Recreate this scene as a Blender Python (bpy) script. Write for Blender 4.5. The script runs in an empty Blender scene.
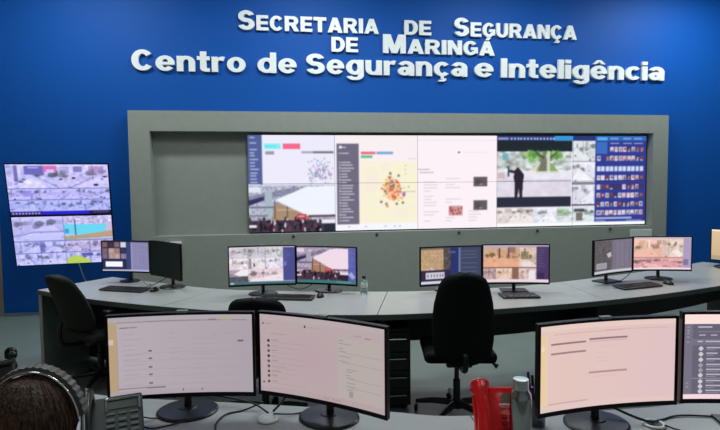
import bpy, bmesh, math, random
import numpy as np
from mathutils import Vector, Matrix, Euler

# ------------------------------------------------------------------ camera, world, lights
random.seed(7)
rng = np.random.default_rng(11)
SC = bpy.context.scene
COL = SC.collection
PI = math.pi
R = math.radians
CAM_Z = 1.70
F_PX, PITCH, YAW, ROLL = 540.0, 0.0599, 0.1436, -0.0095


def make_camera():
    cd = bpy.data.cameras.new('camera')
    cd.sensor_width = 36.0
    cd.lens = F_PX / 720.0 * 36.0
    cd.clip_start = 0.05
    co = bpy.data.objects.new('camera', cd)
    COL.objects.link(co)
    fw = Vector((math.sin(YAW) * math.cos(PITCH), math.cos(YAW) * math.cos(PITCH), -math.sin(PITCH)))
    r = Vector((math.cos(YAW), -math.sin(YAW), 0))
    u = r.cross(fw)
    r2 = r * math.cos(ROLL) + u * math.sin(ROLL)
    u2 = u * math.cos(ROLL) - r * math.sin(ROLL)
    m = Matrix((r2, u2, -fw)).transposed().to_4x4()
    m.translation = Vector((0, 0, CAM_Z))
    co.matrix_world = m
    SC.camera = co


make_camera()
vs = SC.view_settings
vs.view_transform = 'Standard'
vs.look = 'None'
vs.exposure = 0.0
vs.gamma = 1.0
vs.use_curve_mapping = False

wd = bpy.data.worlds.new('room_ambient')
SC.world = wd
wd.use_nodes = True
wd.node_tree.nodes['Background'].inputs[0].default_value = (0.60, 0.72, 0.75, 1)
wd.node_tree.nodes['Background'].inputs[1].default_value = 0.05

CEIL_Z = 4.75
# ceiling lamps: (x, y, size x, size y, watts)
LAMPS = [(0.4, 6.3, 1.2, 0.3, 44), (3.2, 6.3, 1.2, 0.3, 44), (-2.5, 6.3, 1.2, 0.3, 56), (6.0, 6.5, 1.2, 0.3, 72),
         (-1.3, 3.6, 1.2, 0.6, 26), (1.2, 4.7, 1.2, 0.6, 64), (4.6, 3.6, 1.2, 0.6, 6),
         (-1.3, 0.4, 1.2, 0.6, 11), (1.8, 0.2, 1.2, 0.6, 9), (4.6, 0.4, 1.2, 0.6, 6)]
for i, (x, y, sx, sy, pw) in enumerate(LAMPS):
    ld = bpy.data.lights.new('ceiling_lamp_light', 'AREA')
    ld.shape = 'RECTANGLE'
    ld.size, ld.size_y = sx, sy
    ld.energy = pw
    ld.color = (0.94, 1.0, 0.985)
    lo = bpy.data.objects.new('ceiling_lamp_light', ld)
    COL.objects.link(lo)
    lo.location = (x, y, CEIL_Z - 0.09)

# ------------------------------------------------------------------ helpers


def lin(c):
    c = np.asarray(c, float) / 255.0
    return np.where(c <= 0.04045, c / 12.92, ((c + 0.055) / 1.055) ** 2.4)


MATS = {}


def mat(name, rgb, rough=0.6, metal=0.0, var=0.0, scale=20.0, bump=0.0, bscale=200.0, coat=0.0, emit=0.0, trans=0.0, spec=0.5):
    if name in MATS:
        return MATS[name]
    m = bpy.data.materials.new(name)
    m.use_nodes = True
    nt = m.node_tree
    b = nt.nodes['Principled BSDF']
    c = lin(rgb)
    b.inputs['Base Color'].default_value = (*c, 1)
    b.inputs['Roughness'].default_value = rough
    b.inputs['Metallic'].default_value = metal
    b.inputs['Coat Weight'].default_value = coat
    b.inputs['Transmission Weight'].default_value = trans
    b.inputs['Specular IOR Level'].default_value = spec
    if emit > 0:
        b.inputs['Emission Color'].default_value = (*c, 1)
        b.inputs['Emission Strength'].default_value = emit
    if var > 0:
        tc = nt.nodes.new('ShaderNodeTexCoord')
        nz = nt.nodes.new('ShaderNodeTexNoise')
        nz.inputs['Scale'].default_value = scale
        nz.inputs['Detail'].default_value = 5
        nt.links.new(tc.outputs['Object'], nz.inputs['Vector'])
        rp = nt.nodes.new('ShaderNodeValToRGB')
        rp.color_ramp.elements[0].position = 0.3
        rp.color_ramp.elements[1].position = 0.7
        rp.color_ramp.elements[0].color = (*(c * (1 - var)), 1)
        rp.color_ramp.elements[1].color = (*np.minimum(c * (1 + var), 1), 1)
        nt.links.new(nz.outputs['Fac'], rp.inputs['Fac'])
        nt.links.new(rp.outputs['Color'], b.inputs['Base Color'])
    if bump > 0:
        tc = nt.nodes.new('ShaderNodeTexCoord')
        nz = nt.nodes.new('ShaderNodeTexNoise')
        nz.inputs['Scale'].default_value = bscale
        nz.inputs['Detail'].default_value = 3
        bp = nt.nodes.new('ShaderNodeBump')
        bp.inputs['Strength'].default_value = bump
        bp.inputs['Distance'].default_value = 0.01
        nt.links.new(tc.outputs['Object'], nz.inputs['Vector'])
        nt.links.new(nz.outputs['Fac'], bp.inputs['Height'])
        nt.links.new(bp.outputs['Normal'], b.inputs['Normal'])
    MATS[name] = m
    return m


def display_material():
    m = bpy.data.materials.new('display')
    m.use_nodes = True
    nt = m.node_tree
    b = nt.nodes['Principled BSDF']
    b.inputs['Base Color'].default_value = (0.004, 0.004, 0.005, 1)
    b.inputs['Roughness'].default_value = 0.45
    b.inputs['Specular IOR Level'].default_value = 0.04
    a = nt.nodes.new('ShaderNodeAttribute')
    a.attribute_name = 'pixels'
    nt.links.new(a.outputs['Color'], b.inputs['Emission Color'])
    b.inputs['Emission Strength'].default_value = 1.0
    return m


M_DISPLAY = display_material()


def obj(name, bm, m, parent=None, loc=None, rot=None, smooth=False):
    me = bpy.data.meshes.new(name)
    bm.normal_update()
    bm.to_mesh(me)
    bm.free()
    return obj_me(name, me, m, parent, loc, rot, smooth)


def obj_me(name, me, m, parent=None, loc=None, rot=None, smooth=False):
    if m is not None and not me.materials:
        me.materials.append(m)
    if smooth:
        me.polygons.foreach_set('use_smooth', [True] * len(me.polygons))
    o = bpy.data.objects.new(name, me)
    COL.objects.link(o)
    if parent:
        o.parent = parent
    if loc is not None:
        o.location = loc
    if rot is not None:
        o.rotation_euler = rot
    return o


def tag(o, label, cat, group=None):
    o['label'] = label
    o['category'] = cat
    if group:
        o['group'] = group
    return o


def thing(name, label, cat, loc=(0, 0, 0), rotz=0.0, group=None, rot=None):
    o = bpy.data.objects.new(name, None)
    o.empty_display_size = 0.1
    COL.objects.link(o)
    o.location = loc
    o.rotation_euler = rot if rot is not None else (0, 0, rotz)
    return tag(o, label, cat, group)


def struct(name, bm, m, parent=None):
    o = obj(name, bm, m, parent)
    if parent is None:
        o['kind'] = 'structure'
    return o


def B():
    return bmesh.new()


def box(bm, x0, x1, y0, y1, z0, z1, bev=0.0, seg=2, rot=None, piv=None):
    vs_ = [bm.verts.new((x, y, z)) for x in (x0, x1) for y in (y0, y1) for z in (z0, z1)]
    f = [(0, 1, 3, 2), (4, 6, 7, 5), (0, 4, 5, 1), (2, 3, 7, 6), (0, 2, 6, 4), (1, 5, 7, 3)]
    fs = [bm.faces.new([vs_[i] for i in q]) for q in f]
    vv = vs_
    if bev > 0:
        es = list({e for fa in fs for e in fa.edges})
        r = bmesh.ops.bevel(bm, geom=es, offset=bev, segments=seg, affect='EDGES', profile=0.5)
        vv = list({v for v in r['verts']} | {v for v in vs_ if v.is_valid})
    if rot is not None:
        p = Vector(piv) if piv is not None else Vector(((x0 + x1) / 2, (y0 + y1) / 2, (z0 + z1) / 2))
        bmesh.ops.rotate(bm, verts=vv, cent=p, matrix=Euler(rot).to_matrix())
    return bm


def bx(*a, **k):
    return box(B(), *a, **k)


def prism(bm, pts, z0, z1):
    """polygon in plan (x, y) extruded in z"""
    a = [bm.verts.new((x, y, z0)) for x, y in pts]
    b = [bm.verts.new((x, y, z1)) for x, y in pts]
    n = len(pts)
    bm.faces.new(list(reversed(a)))
    bm.faces.new(b)
    for i in range(n):
        bm.faces.new((a[i], a[(i + 1) % n], b[(i + 1) % n], b[i]))
    return bm


def tube(bm, pts, rad, n=8, cap=True):
    pts = [Vector(p) for p in pts]
    rads = rad if isinstance(rad, (list, tuple)) else [rad] * len(pts)
    rings = []
    prev = None
    for i, p in enumerate(pts):
        d = (pts[min(i + 1, len(pts) - 1)] - pts[max(i - 1, 0)])
        if d.length < 1e-9:
            d = Vector((0, 0, 1))
        d.normalize()
        if prev is None:
            a = Vector((0, 0, 1)) if abs(d.z) < 0.9 else Vector((1, 0, 0))
            s = d.cross(a).normalized()
        else:
            s = (prev - d * prev.dot(d))
            s = s.normalized() if s.length > 1e-6 else d.orthogonal().normalized()
        prev = s
        t = d.cross(s)
        rings.append([bm.verts.new(p + (s * math.cos(2 * PI * k / n) + t * math.sin(2 * PI * k / n)) * rads[i]) for k in range(n)])
    for a, b in zip(rings, rings[1:]):
        for k in range(n):
            bm.faces.new((a[k], a[(k + 1) % n], b[(k + 1) % n], b[k]))
    if cap:
        bm.faces.new(list(reversed(rings[0])))
        bm.faces.new(rings[-1])
    return bm


def lathe(bm, prof, n=32, c=(0, 0, 0), sx=1.0, sy=1.0):
    rings = []
    for r, z in prof:
        rings.append([bm.verts.new((c[0] + sx * r * math.cos(2 * PI * k / n), c[1] + sy * r * math.sin(2 * PI * k / n), c[2] + z)) for k in range(n)])
    for a, b in zip(rings, rings[1:]):
        for k in range(n):
            bm.faces.new((a[k], a[(k + 1) % n], b[(k + 1) % n], b[k]))
    bm.faces.new(list(reversed(rings[0])))
    bm.faces.new(rings[-1])
    return bm


def ellipsoid(bm, c, r, n=20, m=14, rot=None):
    mat4 = Matrix.Translation(Vector(c)) @ (Euler(rot).to_matrix().to_4x4() if rot else Matrix()) @ Matrix.Diagonal((*r, 1))
    bmesh.ops.create_uvsphere(bm, u_segments=n, v_segments=m, radius=1.0, matrix=mat4)
    return bm


def spline(pts, n=8):
    """Catmull-Rom through 2-D or 3-D points"""
    P = [np.array(p, float) for p in pts]
    P = [2 * P[0] - P[1]] + P + [2 * P[-1] - P[-2]]
    out = []
    for i in range(1, len(P) - 2):
        for k in range(n):
            t = k / n
            a, b, c, d = P[i - 1], P[i], P[i + 1], P[i + 2]
            out.append(0.5 * ((2 * b) + (-a + c) * t + (2 * a - 5 * b + 4 * c - d) * t * t + (-a + 3 * b - 3 * c + d) * t ** 3))
    out.append(P[-2])
    return [tuple(float(v) for v in q) for q in out]


# ------------------------------------------------------------------ materials
m_blue = mat('blue_wall_paint', (2, 80, 168), 0.55, spec=0.2, var=0.06, scale=60, bump=0.12, bscale=260)
m_grey = mat('grey_wall_paint', (140, 147, 141), 0.75, var=0.04, scale=9, bump=0.06, bscale=180)
m_left = mat('beige_wall_paint', (150, 128, 104), 0.7, var=0.05, scale=6)
m_ceil = mat('white_ceiling', (205, 208, 205), 0.8, var=0.02, scale=4)
m_floor = mat('grey_green_vinyl', (100, 114, 110), 0.45, var=0.07, scale=3.5, bump=0.03, bscale=60)
m_letter = mat('white_acrylic', (232, 238, 240), 0.3, var=0.03, scale=8)
m_top = mat('pale_grey_laminate', (163, 167, 167), 0.34, var=0.03, scale=14)
m_edge = mat('grey_edge_band', (76, 86, 84), 0.55)
m_panel = mat('charcoal_desk_panel', (24, 28, 28), 0.6, var=0.08, scale=18)
m_endp = mat('grey_end_panel', (96, 112, 108), 0.55, var=0.04, scale=12)
m_black = mat('black_plastic', (20, 20, 22), 0.38)
m_bezel = mat('glossy_black_bezel', (16, 9, 11), 0.4, spec=0.25)
m_gloss = mat('piano_black', (10, 10, 12), 0.3, spec=0.4)
m_dark = mat('dark_grey_plastic', (44, 50, 50), 0.5)
m_mid = mat('grey_plastic', (122, 134, 132), 0.45)
m_fabric = mat('black_fabric', (15, 16, 19), 0.9, var=0.25, scale=160, bump=0.15, bscale=500, spec=0.2)
m_fabric2 = mat('dark_olive_fabric', (38, 42, 40), 0.8, var=0.15, scale=120, bump=0.12, bscale=400, spec=0.3)
m_steel = mat('brushed_steel', (158, 166, 162), 0.2, 1.0, var=0.08, scale=50)
m_chrome = mat('chrome', (210, 214, 214), 0.12, 1.0)
m_red = mat('red_glossy_plastic', (240, 22, 32), 0.22, coat=0.4)
m_redkey = mat('dark_red_key', (150, 8, 20), 0.4)
m_white = mat('white_plastic', (222, 228, 226), 0.45)
m_lcd = mat('grey_lcd', (92, 98, 84), 0.25)
m_bluepen = mat('blue_pen', (26, 34, 140), 0.3)
m_paper = mat('yellow_paper', (226, 178, 84), 0.8)
m_clear = mat('clear_plastic', (225, 238, 240), 0.08, trans=0.9)
m_skin = mat('skin', (176, 118, 92), 0.55, var=0.05, scale=25)
m_shirt = mat('navy_cotton', (26, 32, 48), 0.9, var=0.1, scale=40)
m_trouser = mat('black_trousers', (22, 23, 26), 0.9)
m_lamp = mat('lamp_diffuser', (245, 250, 248), 0.5, emit=1.5)
m_cable = mat('black_cable', (14, 15, 16), 0.5)


def hair_material():
    m = bpy.data.materials.new('dark_brown_hair')
    m.use_nodes = True
    nt = m.node_tree
    b = nt.nodes['Principled BSDF']
    b.inputs['Roughness'].default_value = 0.5
    b.inputs['Specular IOR Level'].default_value = 0.25
    tc = nt.nodes.new('ShaderNodeTexCoord')
    mp = nt.nodes.new('ShaderNodeMapping')
    mp.inputs['Scale'].default_value = (60, 60, 6)
    nz = nt.nodes.new('ShaderNodeTexNoise')
    nz.inputs['Scale'].default_value = 3
    nz.inputs['Detail'].default_value = 4
    rp = nt.nodes.new('ShaderNodeValToRGB')
    rp.color_ramp.elements[0].position = 0.35
    rp.color_ramp.elements[1].position = 0.72
    rp.color_ramp.elements[0].color = (*lin((20, 13, 10)), 1)
    rp.color_ramp.elements[1].color = (*lin((92, 62, 44)), 1)
    bp = nt.nodes.new('ShaderNodeBump')
    bp.inputs['Strength'].default_value = 0.5
    bp.inputs['Distance'].default_value = 0.01
    L = nt.links.new
    L(tc.outputs['Object'], mp.inputs['Vector'])
    L(mp.outputs['Vector'], nz.inputs['Vector'])
    L(nz.outputs['Fac'], rp.inputs['Fac'])
    L(rp.outputs['Color'], b.inputs['Base Color'])
    L(nz.outputs['Fac'], bp.inputs['Height'])
    L(bp.outputs['Normal'], b.inputs['Normal'])
    return m


m_hair = hair_material()

# ------------------------------------------------------------------ the room
XL, XR, YF, YB = -3.70, 7.60, -2.60, 7.74
struct('floor', bx(XL - .1, XR + .1, YF - .1, YB + .2, -0.12, 0.0), m_floor)
struct('ceiling', bx(XL - .1, XR + .1, YF - .1, YB + .2, CEIL_Z, CEIL_Z + .1), m_ceil)
struct('wall_back', bx(XL - .1, XR + .1, YB, YB + .15, 0, CEIL_Z), m_blue)
struct('wall_left', bx(XL - .1, XL, YF, YB, 0, CEIL_Z), m_left)
struct('wall_right', bx(XR, XR + .1, YF, YB, 0, CEIL_Z), m_grey)
struct('wall_front', bx(XL - .1, XR + .1, YF - .1, YF, 0, CEIL_Z), m_ceil)

# boxed-out grey surround with the opening for the video wall
SX0, SX1, SZ1 = -1.99, 5.86, 2.68
OX0, OX1, OZ0, OZ1 = -1.72, 5.61, 1.00, 2.41
Y0 = 7.54
bm = B()
box(bm, SX0, OX0, Y0, YB, 0, SZ1)
box(bm, OX1, SX1, Y0, YB, 0, SZ1)
box(bm, OX0, OX1, Y0, YB, OZ1, SZ1)
box(bm, OX0, OX1, Y0, YB, 0, OZ0)
box(bm, OX0, OX1, YB - .02, YB, OZ0, OZ1)
surround = struct('wall_surround', bm, m_grey)
for k, x in enumerate((0.15, 1.33, 2.54, 3.75, 4.92)):
    s = obj('screw_cap', lathe(B(), [(0.020, 0), (0.020, .012), (0.012, .02)], 12), m_dark, surround, (x, Y0, 0.965), (R(90), 0, 0))

for i, (x, y, sx, sy, pw) in enumerate(LAMPS):
    t = thing('ceiling_light', 'white rectangular ceiling light panel above the control room', 'ceiling light', (x, y, CEIL_Z - .06), 0, 'ceiling light panels')
    obj('housing', bx(-sx / 2 - .03, sx / 2 + .03, -sy / 2 - .03, sy / 2 + .03, 0.01, .06), m_white, t)
    obj('diffuser', bx(-sx / 2, sx / 2, -sy / 2, sy / 2, -0.01, .012), m_lamp, t)

# wall plates on the grey surround
tp = thing('wall_plate', 'pale grey blank plate on the surround under the right end of the video wall', 'wall plate', (5.43, Y0, 0.89))
obj('plate', bx(-.18, .18, -.02, 0, -.055, .055, bev=.005), mat('pale_plate', (196, 206, 204), .5), tp)
tp = thing('wall_plate', 'white box on grey wall half hidden behind the dark angled monitor', 'wall plate', (-1.43, Y0, 0.80))
obj('cover', bx(-.08, .08, -.03, 0, -.13, .13, bev=.006), m_white, tp)

# ------------------------------------------------------------------ raised lettering


TX, TY = .265, .20        # stem width and bar thickness of the heavy sans letters, in cap heights


def g_rect(x0, y0, x1, y1):
    return [(x0, y0), (x1, y0), (x1, y1), (x0, y1)]


def g_arc(cx, cy, rx, ry, a0, a1, tx=TX, ty=TY, n=22):
    """thick arc, heavier where it runs upright; a list of quads"""
    out, prev = [], None
    for i in range(n + 1):
        a = R(a0 + (a1 - a0) * i / n)
        c, q = math.cos(a), math.sin(a)
        cur = ((cx + (rx + tx / 2) * c, cy + (ry + ty / 2) * q), (cx + (rx - tx / 2) * c, cy + (ry - ty / 2) * q))
        if prev:
            out.append([prev[0], cur[0], cur[1], prev[1]])
        prev = cur
    return out


def cedilla(m):
    return [g_rect(m - .06, -.11, m + .06, .04), [(m - .16, -.27), (m + .08, -.27), (m + .17, -.20), (m + .17, -.11), (m - .06, -.11), (m - .06, -.15), (m + .02, -.19), (m - .16, -.19)]]


def glyph(ch):
    """outline pieces and width of one heavy sans letter, cap height 1"""
    A = g_arc
    lx, lt = .25, .165
    XH = .74
    if ch == 'I':
        return [g_rect(0, 0, TX, 1)], TX
    if ch == 'E':
        return [g_rect(0, 0, TX, 1), g_rect(0, 0, .74, TY), g_rect(0, .405, .69, .595), g_rect(0, 1 - TY, .73, 1)], .74
    if ch == 'T':
        return [g_rect(0, 1 - .22, .80, 1), g_rect(.40 - TX / 2, 0, .40 + TX / 2, 1)], .80
    if ch == 'D':
        return [g_rect(0, 0, TX, 1), g_rect(0, 0, .38, TY), g_rect(0, 1 - TY, .38, 1)] + A(.38, .5, .82 - .38 - TX / 2, .5 - TY / 2, -90, 90), .82
    if ch == 'R':
        return [g_rect(0, 0, TX, 1), g_rect(0, 1 - TY, .50, 1), g_rect(0, .37, .50, .37 + TY), [(.36, .42), (.64, .46), (.90, 0), (.58, 0)]] + A(.49, (1 - TY / 2 + .37 + TY / 2) / 2, .84 - .49 - TX / 2, (1 - TY / 2 - .37 - TY / 2) / 2, -90, 90), .90
    if ch in 'AÁ':
        p = [[(0, 0), (.28, 0), (.615, 1), (.325, 1)], [(.94, 0), (.615, 1), (.325, 1), (.66, 0)], g_rect(.2, .17, .74, .36)]
        if ch == 'Á':
            p.append([(.40, 1.06), (.56, 1.06), (.74, 1.27), (.46, 1.27)])
        return p, .94
    if ch == 'N':
        return [g_rect(0, 0, TX * .96, 1), g_rect(.84 - TX * .96, 0, .84, 1), [(0, 1), (.28, 1), (.84, 0), (.56, 0)]], .84
    if ch == 'M':
        return [g_rect(0, 0, .24, 1), g_rect(.76, 0, 1.0, 1), [(0, 1), (.33, 1), (.62, 0), (.38, 0)], [(1, 1), (.62, 0), (.38, 0), (.67, 1)]], 1.0
    if ch == 'U':
        return [g_rect(0, .38, TX, 1), g_rect(.82 - TX, .38, .82, 1)] + A(.41, .38, .41 - TX / 2, .38 - TY / 2, 180, 360), .82
    if ch in 'CÇG':
        p = A(.43, .5, .43 - TX / 2, .5 - TY / 2, 38, 322 if ch != 'G' else 318)
        if ch == 'Ç':
            p += cedilla(.46)
        if ch == 'G':
            p += [g_rect(.46, .36, .86, .55), g_rect(.62, .13, .86, .5)]
            return p, .86
        return p, .84
    if ch == 'S':
        w = .78
        return A(w / 2, .70, w / 2 - TX / 2 - .01, .205, 18, 272, TX, .19) + A(w / 2, .30, w / 2 - TX / 2, .205, 92, -162, TX, .19), w
    if ch == 'o':
        return A(.37, XH / 2, .37 - lx / 2, XH / 2 - lt / 2, 0, 360, lx, lt, 32), .74
    if ch in 'eê':
        p = A(.37, XH / 2, .37 - lx / 2, XH / 2 - lt / 2, 0, 325, lx, lt, 30) + [g_rect(.12, .30, .735, .43)]
        if ch == 'ê':
            p += [[(.08, .81), (.25, .81), (.45, 1.02), (.29, 1.02)], [(.66, .81), (.45, 1.02), (.29, 1.02), (.49, .81)]]
        return p, .74
    if ch in 'cç':
        p = A(.37, XH / 2, .37 - lx / 2, XH / 2 - lt / 2, 40, 320, lx, lt)
        return (p + cedilla(.38) if ch == 'ç' else p), .70
    if ch == 'n':
        return [g_rect(0, 0, lx, XH - .01), g_rect(.71 - lx, 0, .71, .45)] + A(.365, .44, .345 - lx / 2, .30 - lt / 2, 0, 172, lx, lt), .71
    if ch == 'u':
        return [g_rect(.71 - lx, 0, .71, XH), g_rect(0, .29, lx, XH)] + A(.345, .30, .345 - lx / 2, .30 - lt / 2, 180, 350, lx, lt), .71
    if ch == 'r':
        return [g_rect(0, 0, lx, XH - .01), [(.2, .44), (.30, .56), (.46, .53), (.53, .73), (.42, .75), (.30, .71), (.2, .6)]], .53
    if ch == 't':
        return [g_rect(.12, .14, .12 + lx, .97), g_rect(0, .56, .50, .74)] + A(.37, .17, .125, .17 - lt / 2, 180, 272, lx, lt) + [g_rect(.36, 0, .50, lt)], .50
    if ch == 'l':
        return [g_rect(0, 0, lx, 1)], lx
    if ch == 'i':
        return [g_rect(0, 0, lx, XH), g_rect(0, .82, lx, 1)], lx
    if ch == 'd':
        return [g_rect(.75 - lx, 0, .75, 1)] + A(.37, XH / 2, .37 - lx / 2, XH / 2 - lt / 2, 0, 360, lx, lt, 30), .75
    if ch == 'g':
        return [g_rect(.75 - lx, -.05, .75, XH)] + A(.37, XH / 2, .37 - lx / 2, XH / 2 - lt / 2, 0, 360, lx, lt, 30) + A(.375, -.04, .375 - lx / 2, .16, 195, 360, lx, .15), .75
    if ch == 'a':
        return [g_rect(.72 - lx, 0, .72, .47)] + A(.36, .47, .36 - lx / 2, .27 - lt / 2, 0, 158, lx, lt) + A(.30, .225, .30 - lx / 2, .225 - .08, 0, 360, lx, .15, 26), .72
    raise ValueError(ch)


def word(parent, runs, x0, x1, z):
    """runs: list of (text, cap height); the word is fitted between x0 and x1 on baseline z"""
    items, cx = [], 0.0
    for txt, cap in runs:
        for ch in txt:
            polys, w = glyph(ch)
            items.append((polys, cx, cap, w))
            cx += (w + .075) * cap
    k = (x1 - x0) / (cx - .075 * runs[-1][1])
    for polys, sx, cap, w in items:
        bm = B()
        c = x0 + (sx + w * cap / 2) * k
        for q_, p in enumerate(polys):
            yf = -.02 - .00012 * q_
            pts = [(x0 + (sx + u * cap) * k - c, v * cap) for u, v in p]
            a = [bm.verts.new((x, yf, y)) for x, y in pts]
            b = [bm.verts.new((x, .02, y)) for x, y in pts]
            bm.faces.new(a)
            bm.faces.new(list(reversed(b)))
            for i in range(len(a)):
                j = (i + 1) % len(a)
                bm.faces.new((a[j], a[i], b[i], b[j]))
        bmesh.ops.recalc_face_normals(bm, faces=bm.faces)
        obj('letter', bm, m_letter, parent, (c, 0, z))


YT = YB - 0.022
s1 = thing('sign_lettering', 'raised white small-capital letters reading Secretaria de Segurança, topmost line on blue wall', 'sign', (0, YT, 0), 0, 'raised letters on the blue wall')
word(s1, [('S', .265), ('ECRETARIA', .205)], -.55, 1.41, 3.81)
word(s1, [('DE', .205)], 1.78, 2.18, 3.81)
word(s1, [('S', .265), ('EGURANÇA', .205)], 2.52, 4.43, 3.812)
s2 = thing('sign_lettering', 'raised white small-capital letters reading de Maringá, short middle line on blue wall', 'sign', (0, YT, 0), 0, 'raised letters on the blue wall')
word(s2, [('DE', .205)], .73, 1.11, 3.545)
word(s2, [('M', .265), ('ARINGÁ', .205)], 1.47, 3.14, 3.545)
s3 = thing('sign_lettering', 'raised white letters reading Centro de Segurança e Inteligência, widest line above the screens', 'sign', (0, YT, 0), 0, 'raised letters on the blue wall')
for w_, a_, b_ in (('Centro', -1.96, -.46), ('de', -.30, .24), ('Segurança', .37, 2.72), ('e', 2.83, 3.12), ('Inteligência', 3.24, 5.89)):
    word(s3, [(w_, .280)], a_, b_, 3.232)

# ------------------------------------------------------------------ pictures shown on the screens


class Pic:
    def __init__(s, w, h, bg):
        s.w, s.h = w, h
        s.a = np.ones((h, w, 3)) * np.array(bg, float)
        s.yy, s.xx = np.mgrid[0:h, 0:w]

    def rect(s, x0, y0, x1, y1, c, al=1.0):
        x0, x1 = max(0, int(round(x0))), min(s.w, max(int(round(x1)), int(round(x0)) + 1))
        y0, y1 = max(0, int(round(y0))), min(s.h, max(int(round(y1)), int(round(y0)) + 1))
        s.a[y0:y1, x0:x1] = s.a[y0:y1, x0:x1] * (1 - al) + np.array(c, float) * al

    def poly(s, pts, c, al=1.0):
        ins = np.zeros((s.h, s.w), bool)
        n = len(pts)
        for i in range(n):
            (xa, ya), (xb, yb) = pts[i], pts[(i + 1) % n]
            if ya == yb:
                continue
            cr = ((ya > s.yy) != (yb > s.yy)) & (s.xx < (xb - xa) * (s.yy - ya) / (yb - ya) + xa)
            ins ^= cr
        s.a[ins] = s.a[ins] * (1 - al) + np.array(c, float) * al

    def disc(s, x, y, r, c, al=1.0, ry=None):
        ry = ry or r
        k = ((s.xx - x) / r) ** 2 + ((s.yy - y) / ry) ** 2 <= 1
        s.a[k] = s.a[k] * (1 - al) + np.array(c, float) * al

    def noise(s, x0, y0, x1, y1, amp, cell=2, tint=(1, 1, 1)):
        """soft blotches, wider than tall"""
        x0, x1, y0, y1 = int(x0), min(int(x1), s.w), int(y0), min(int(y1), s.h)
        if x1 <= x0 or y1 <= y0:
            return
        h, w = y1 - y0, x1 - x0
        ch, cw = cell, max(1, int(cell * 1.4))
        g = rng.normal(0, 1, (h // ch + 3, w // cw + 3))
        fy, fx = np.arange(h) / ch, np.arange(w) / cw
        iy, ix = fy.astype(int), fx.astype(int)
        ty, tx = (fy - iy)[:, None], (fx - ix)[None, :]
        n = (g[np.ix_(iy, ix)] * (1 - ty) * (1 - tx) + g[np.ix_(iy + 1, ix)] * ty * (1 - tx) + g[np.ix_(iy, ix + 1)] * (1 - ty) * tx + g[np.ix_(iy + 1, ix + 1)] * ty * tx)
        s.a[y0:y1, x0:x1] += (n[..., None] * amp) * np.array(tint)

    def lines(s, x0, y0, n, dy, wmin, wmax, c, al=0.8, hh=1):
        for i in range(n):
            s.rect(x0, y0 + i * dy, x0 + rng.uniform(wmin, wmax), y0 + i * dy + hh, c, al)

    def street(s, x0, y0, x1, y1, base, sky=None, dark=40, amp=22):
        """a small camera picture: skyline, trees, a road running away and vehicles"""
        x0, x1, y0, y1 = int(x0), min(int(x1), s.w), int(y0), min(int(y1), s.h)
        h, w = y1 - y0, x1 - x0
        base = np.array(base, float)
        q = Pic(w, h, base)
        hy = h * rng.uniform(.25, .42)
        q.rect(0, 0, w, hy, np.minimum(base + 16, 255) if sky is None else sky)
        for i in range(max(2, int(w / 11))):
            bw, bh = rng.uniform(.06, .2) * w, rng.uniform(.3, .95) * hy
            bx_ = rng.uniform(-.05, .95) * w
            q.rect(bx_, hy - bh, bx_ + bw, hy + 1, base - rng.uniform(-.2, 1.0) * dark, .85)
        for i in range(max(2, int(w / 9))):
            g = base * rng.uniform(.45, .8) + np.array((-6, 4, -6))
            q.disc(rng.uniform(0, w), hy + rng.uniform(-.12, .12) * h, rng.uniform(.03, .09) * w + 1, g, .75, rng.uniform(.04, .10) * h + .8)
        vx, xl, xr = rng.uniform(.1, .9) * w, rng.uniform(-.6, .3) * w, rng.uniform(.7, 1.6) * w
        q.poly([(vx - 2, hy + 1), (vx + 3, hy + 1), (xr, h), (xl, h)], np.minimum(base + 20, 255), .8)
        q.poly([(vx + 3, hy + 1), (vx + 4.5, hy + 1), (xr + .07 * w, h), (xr, h)], base - dark * .8, .6)
        q.poly([(vx - 3, hy + 1), (vx - 2, hy + 1), (xl, h), (xl - .07 * w, h)], base - dark * .8, .6)
        for i in range(max(2, int(w / 10))):
            t = rng.uniform(.15, .9)
            cx, cy, k = rng.uniform(0, .95) * w, hy + t * (h - hy), .5 + t
            c = base - dark * rng.uniform(.8, 2.2) if rng.uniform() < .65 else np.minimum(base + 40, 255)
            q.rect(cx, cy, cx + max(1.5, .07 * w * k), cy + max(1, .07 * h * k), c, .85)
        if rng.uniform() < .5:
            px = rng.uniform(.1, .9) * w
            q.rect(px, 0, px + 1, h * .7, base - dark * 1.3, .8)
        q.noise(0, 0, w, h, amp * .45, max(2, int(h / 9)))
        s.a[y0:y1, x0:x1] = q.a

    def crop(s, x0, y0, x1, y1):
        p = Pic(x1 - x0, y1 - y0, (0, 0, 0))
        p.a = s.a[y0:y1, x0:x1].copy()
        return p


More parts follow.
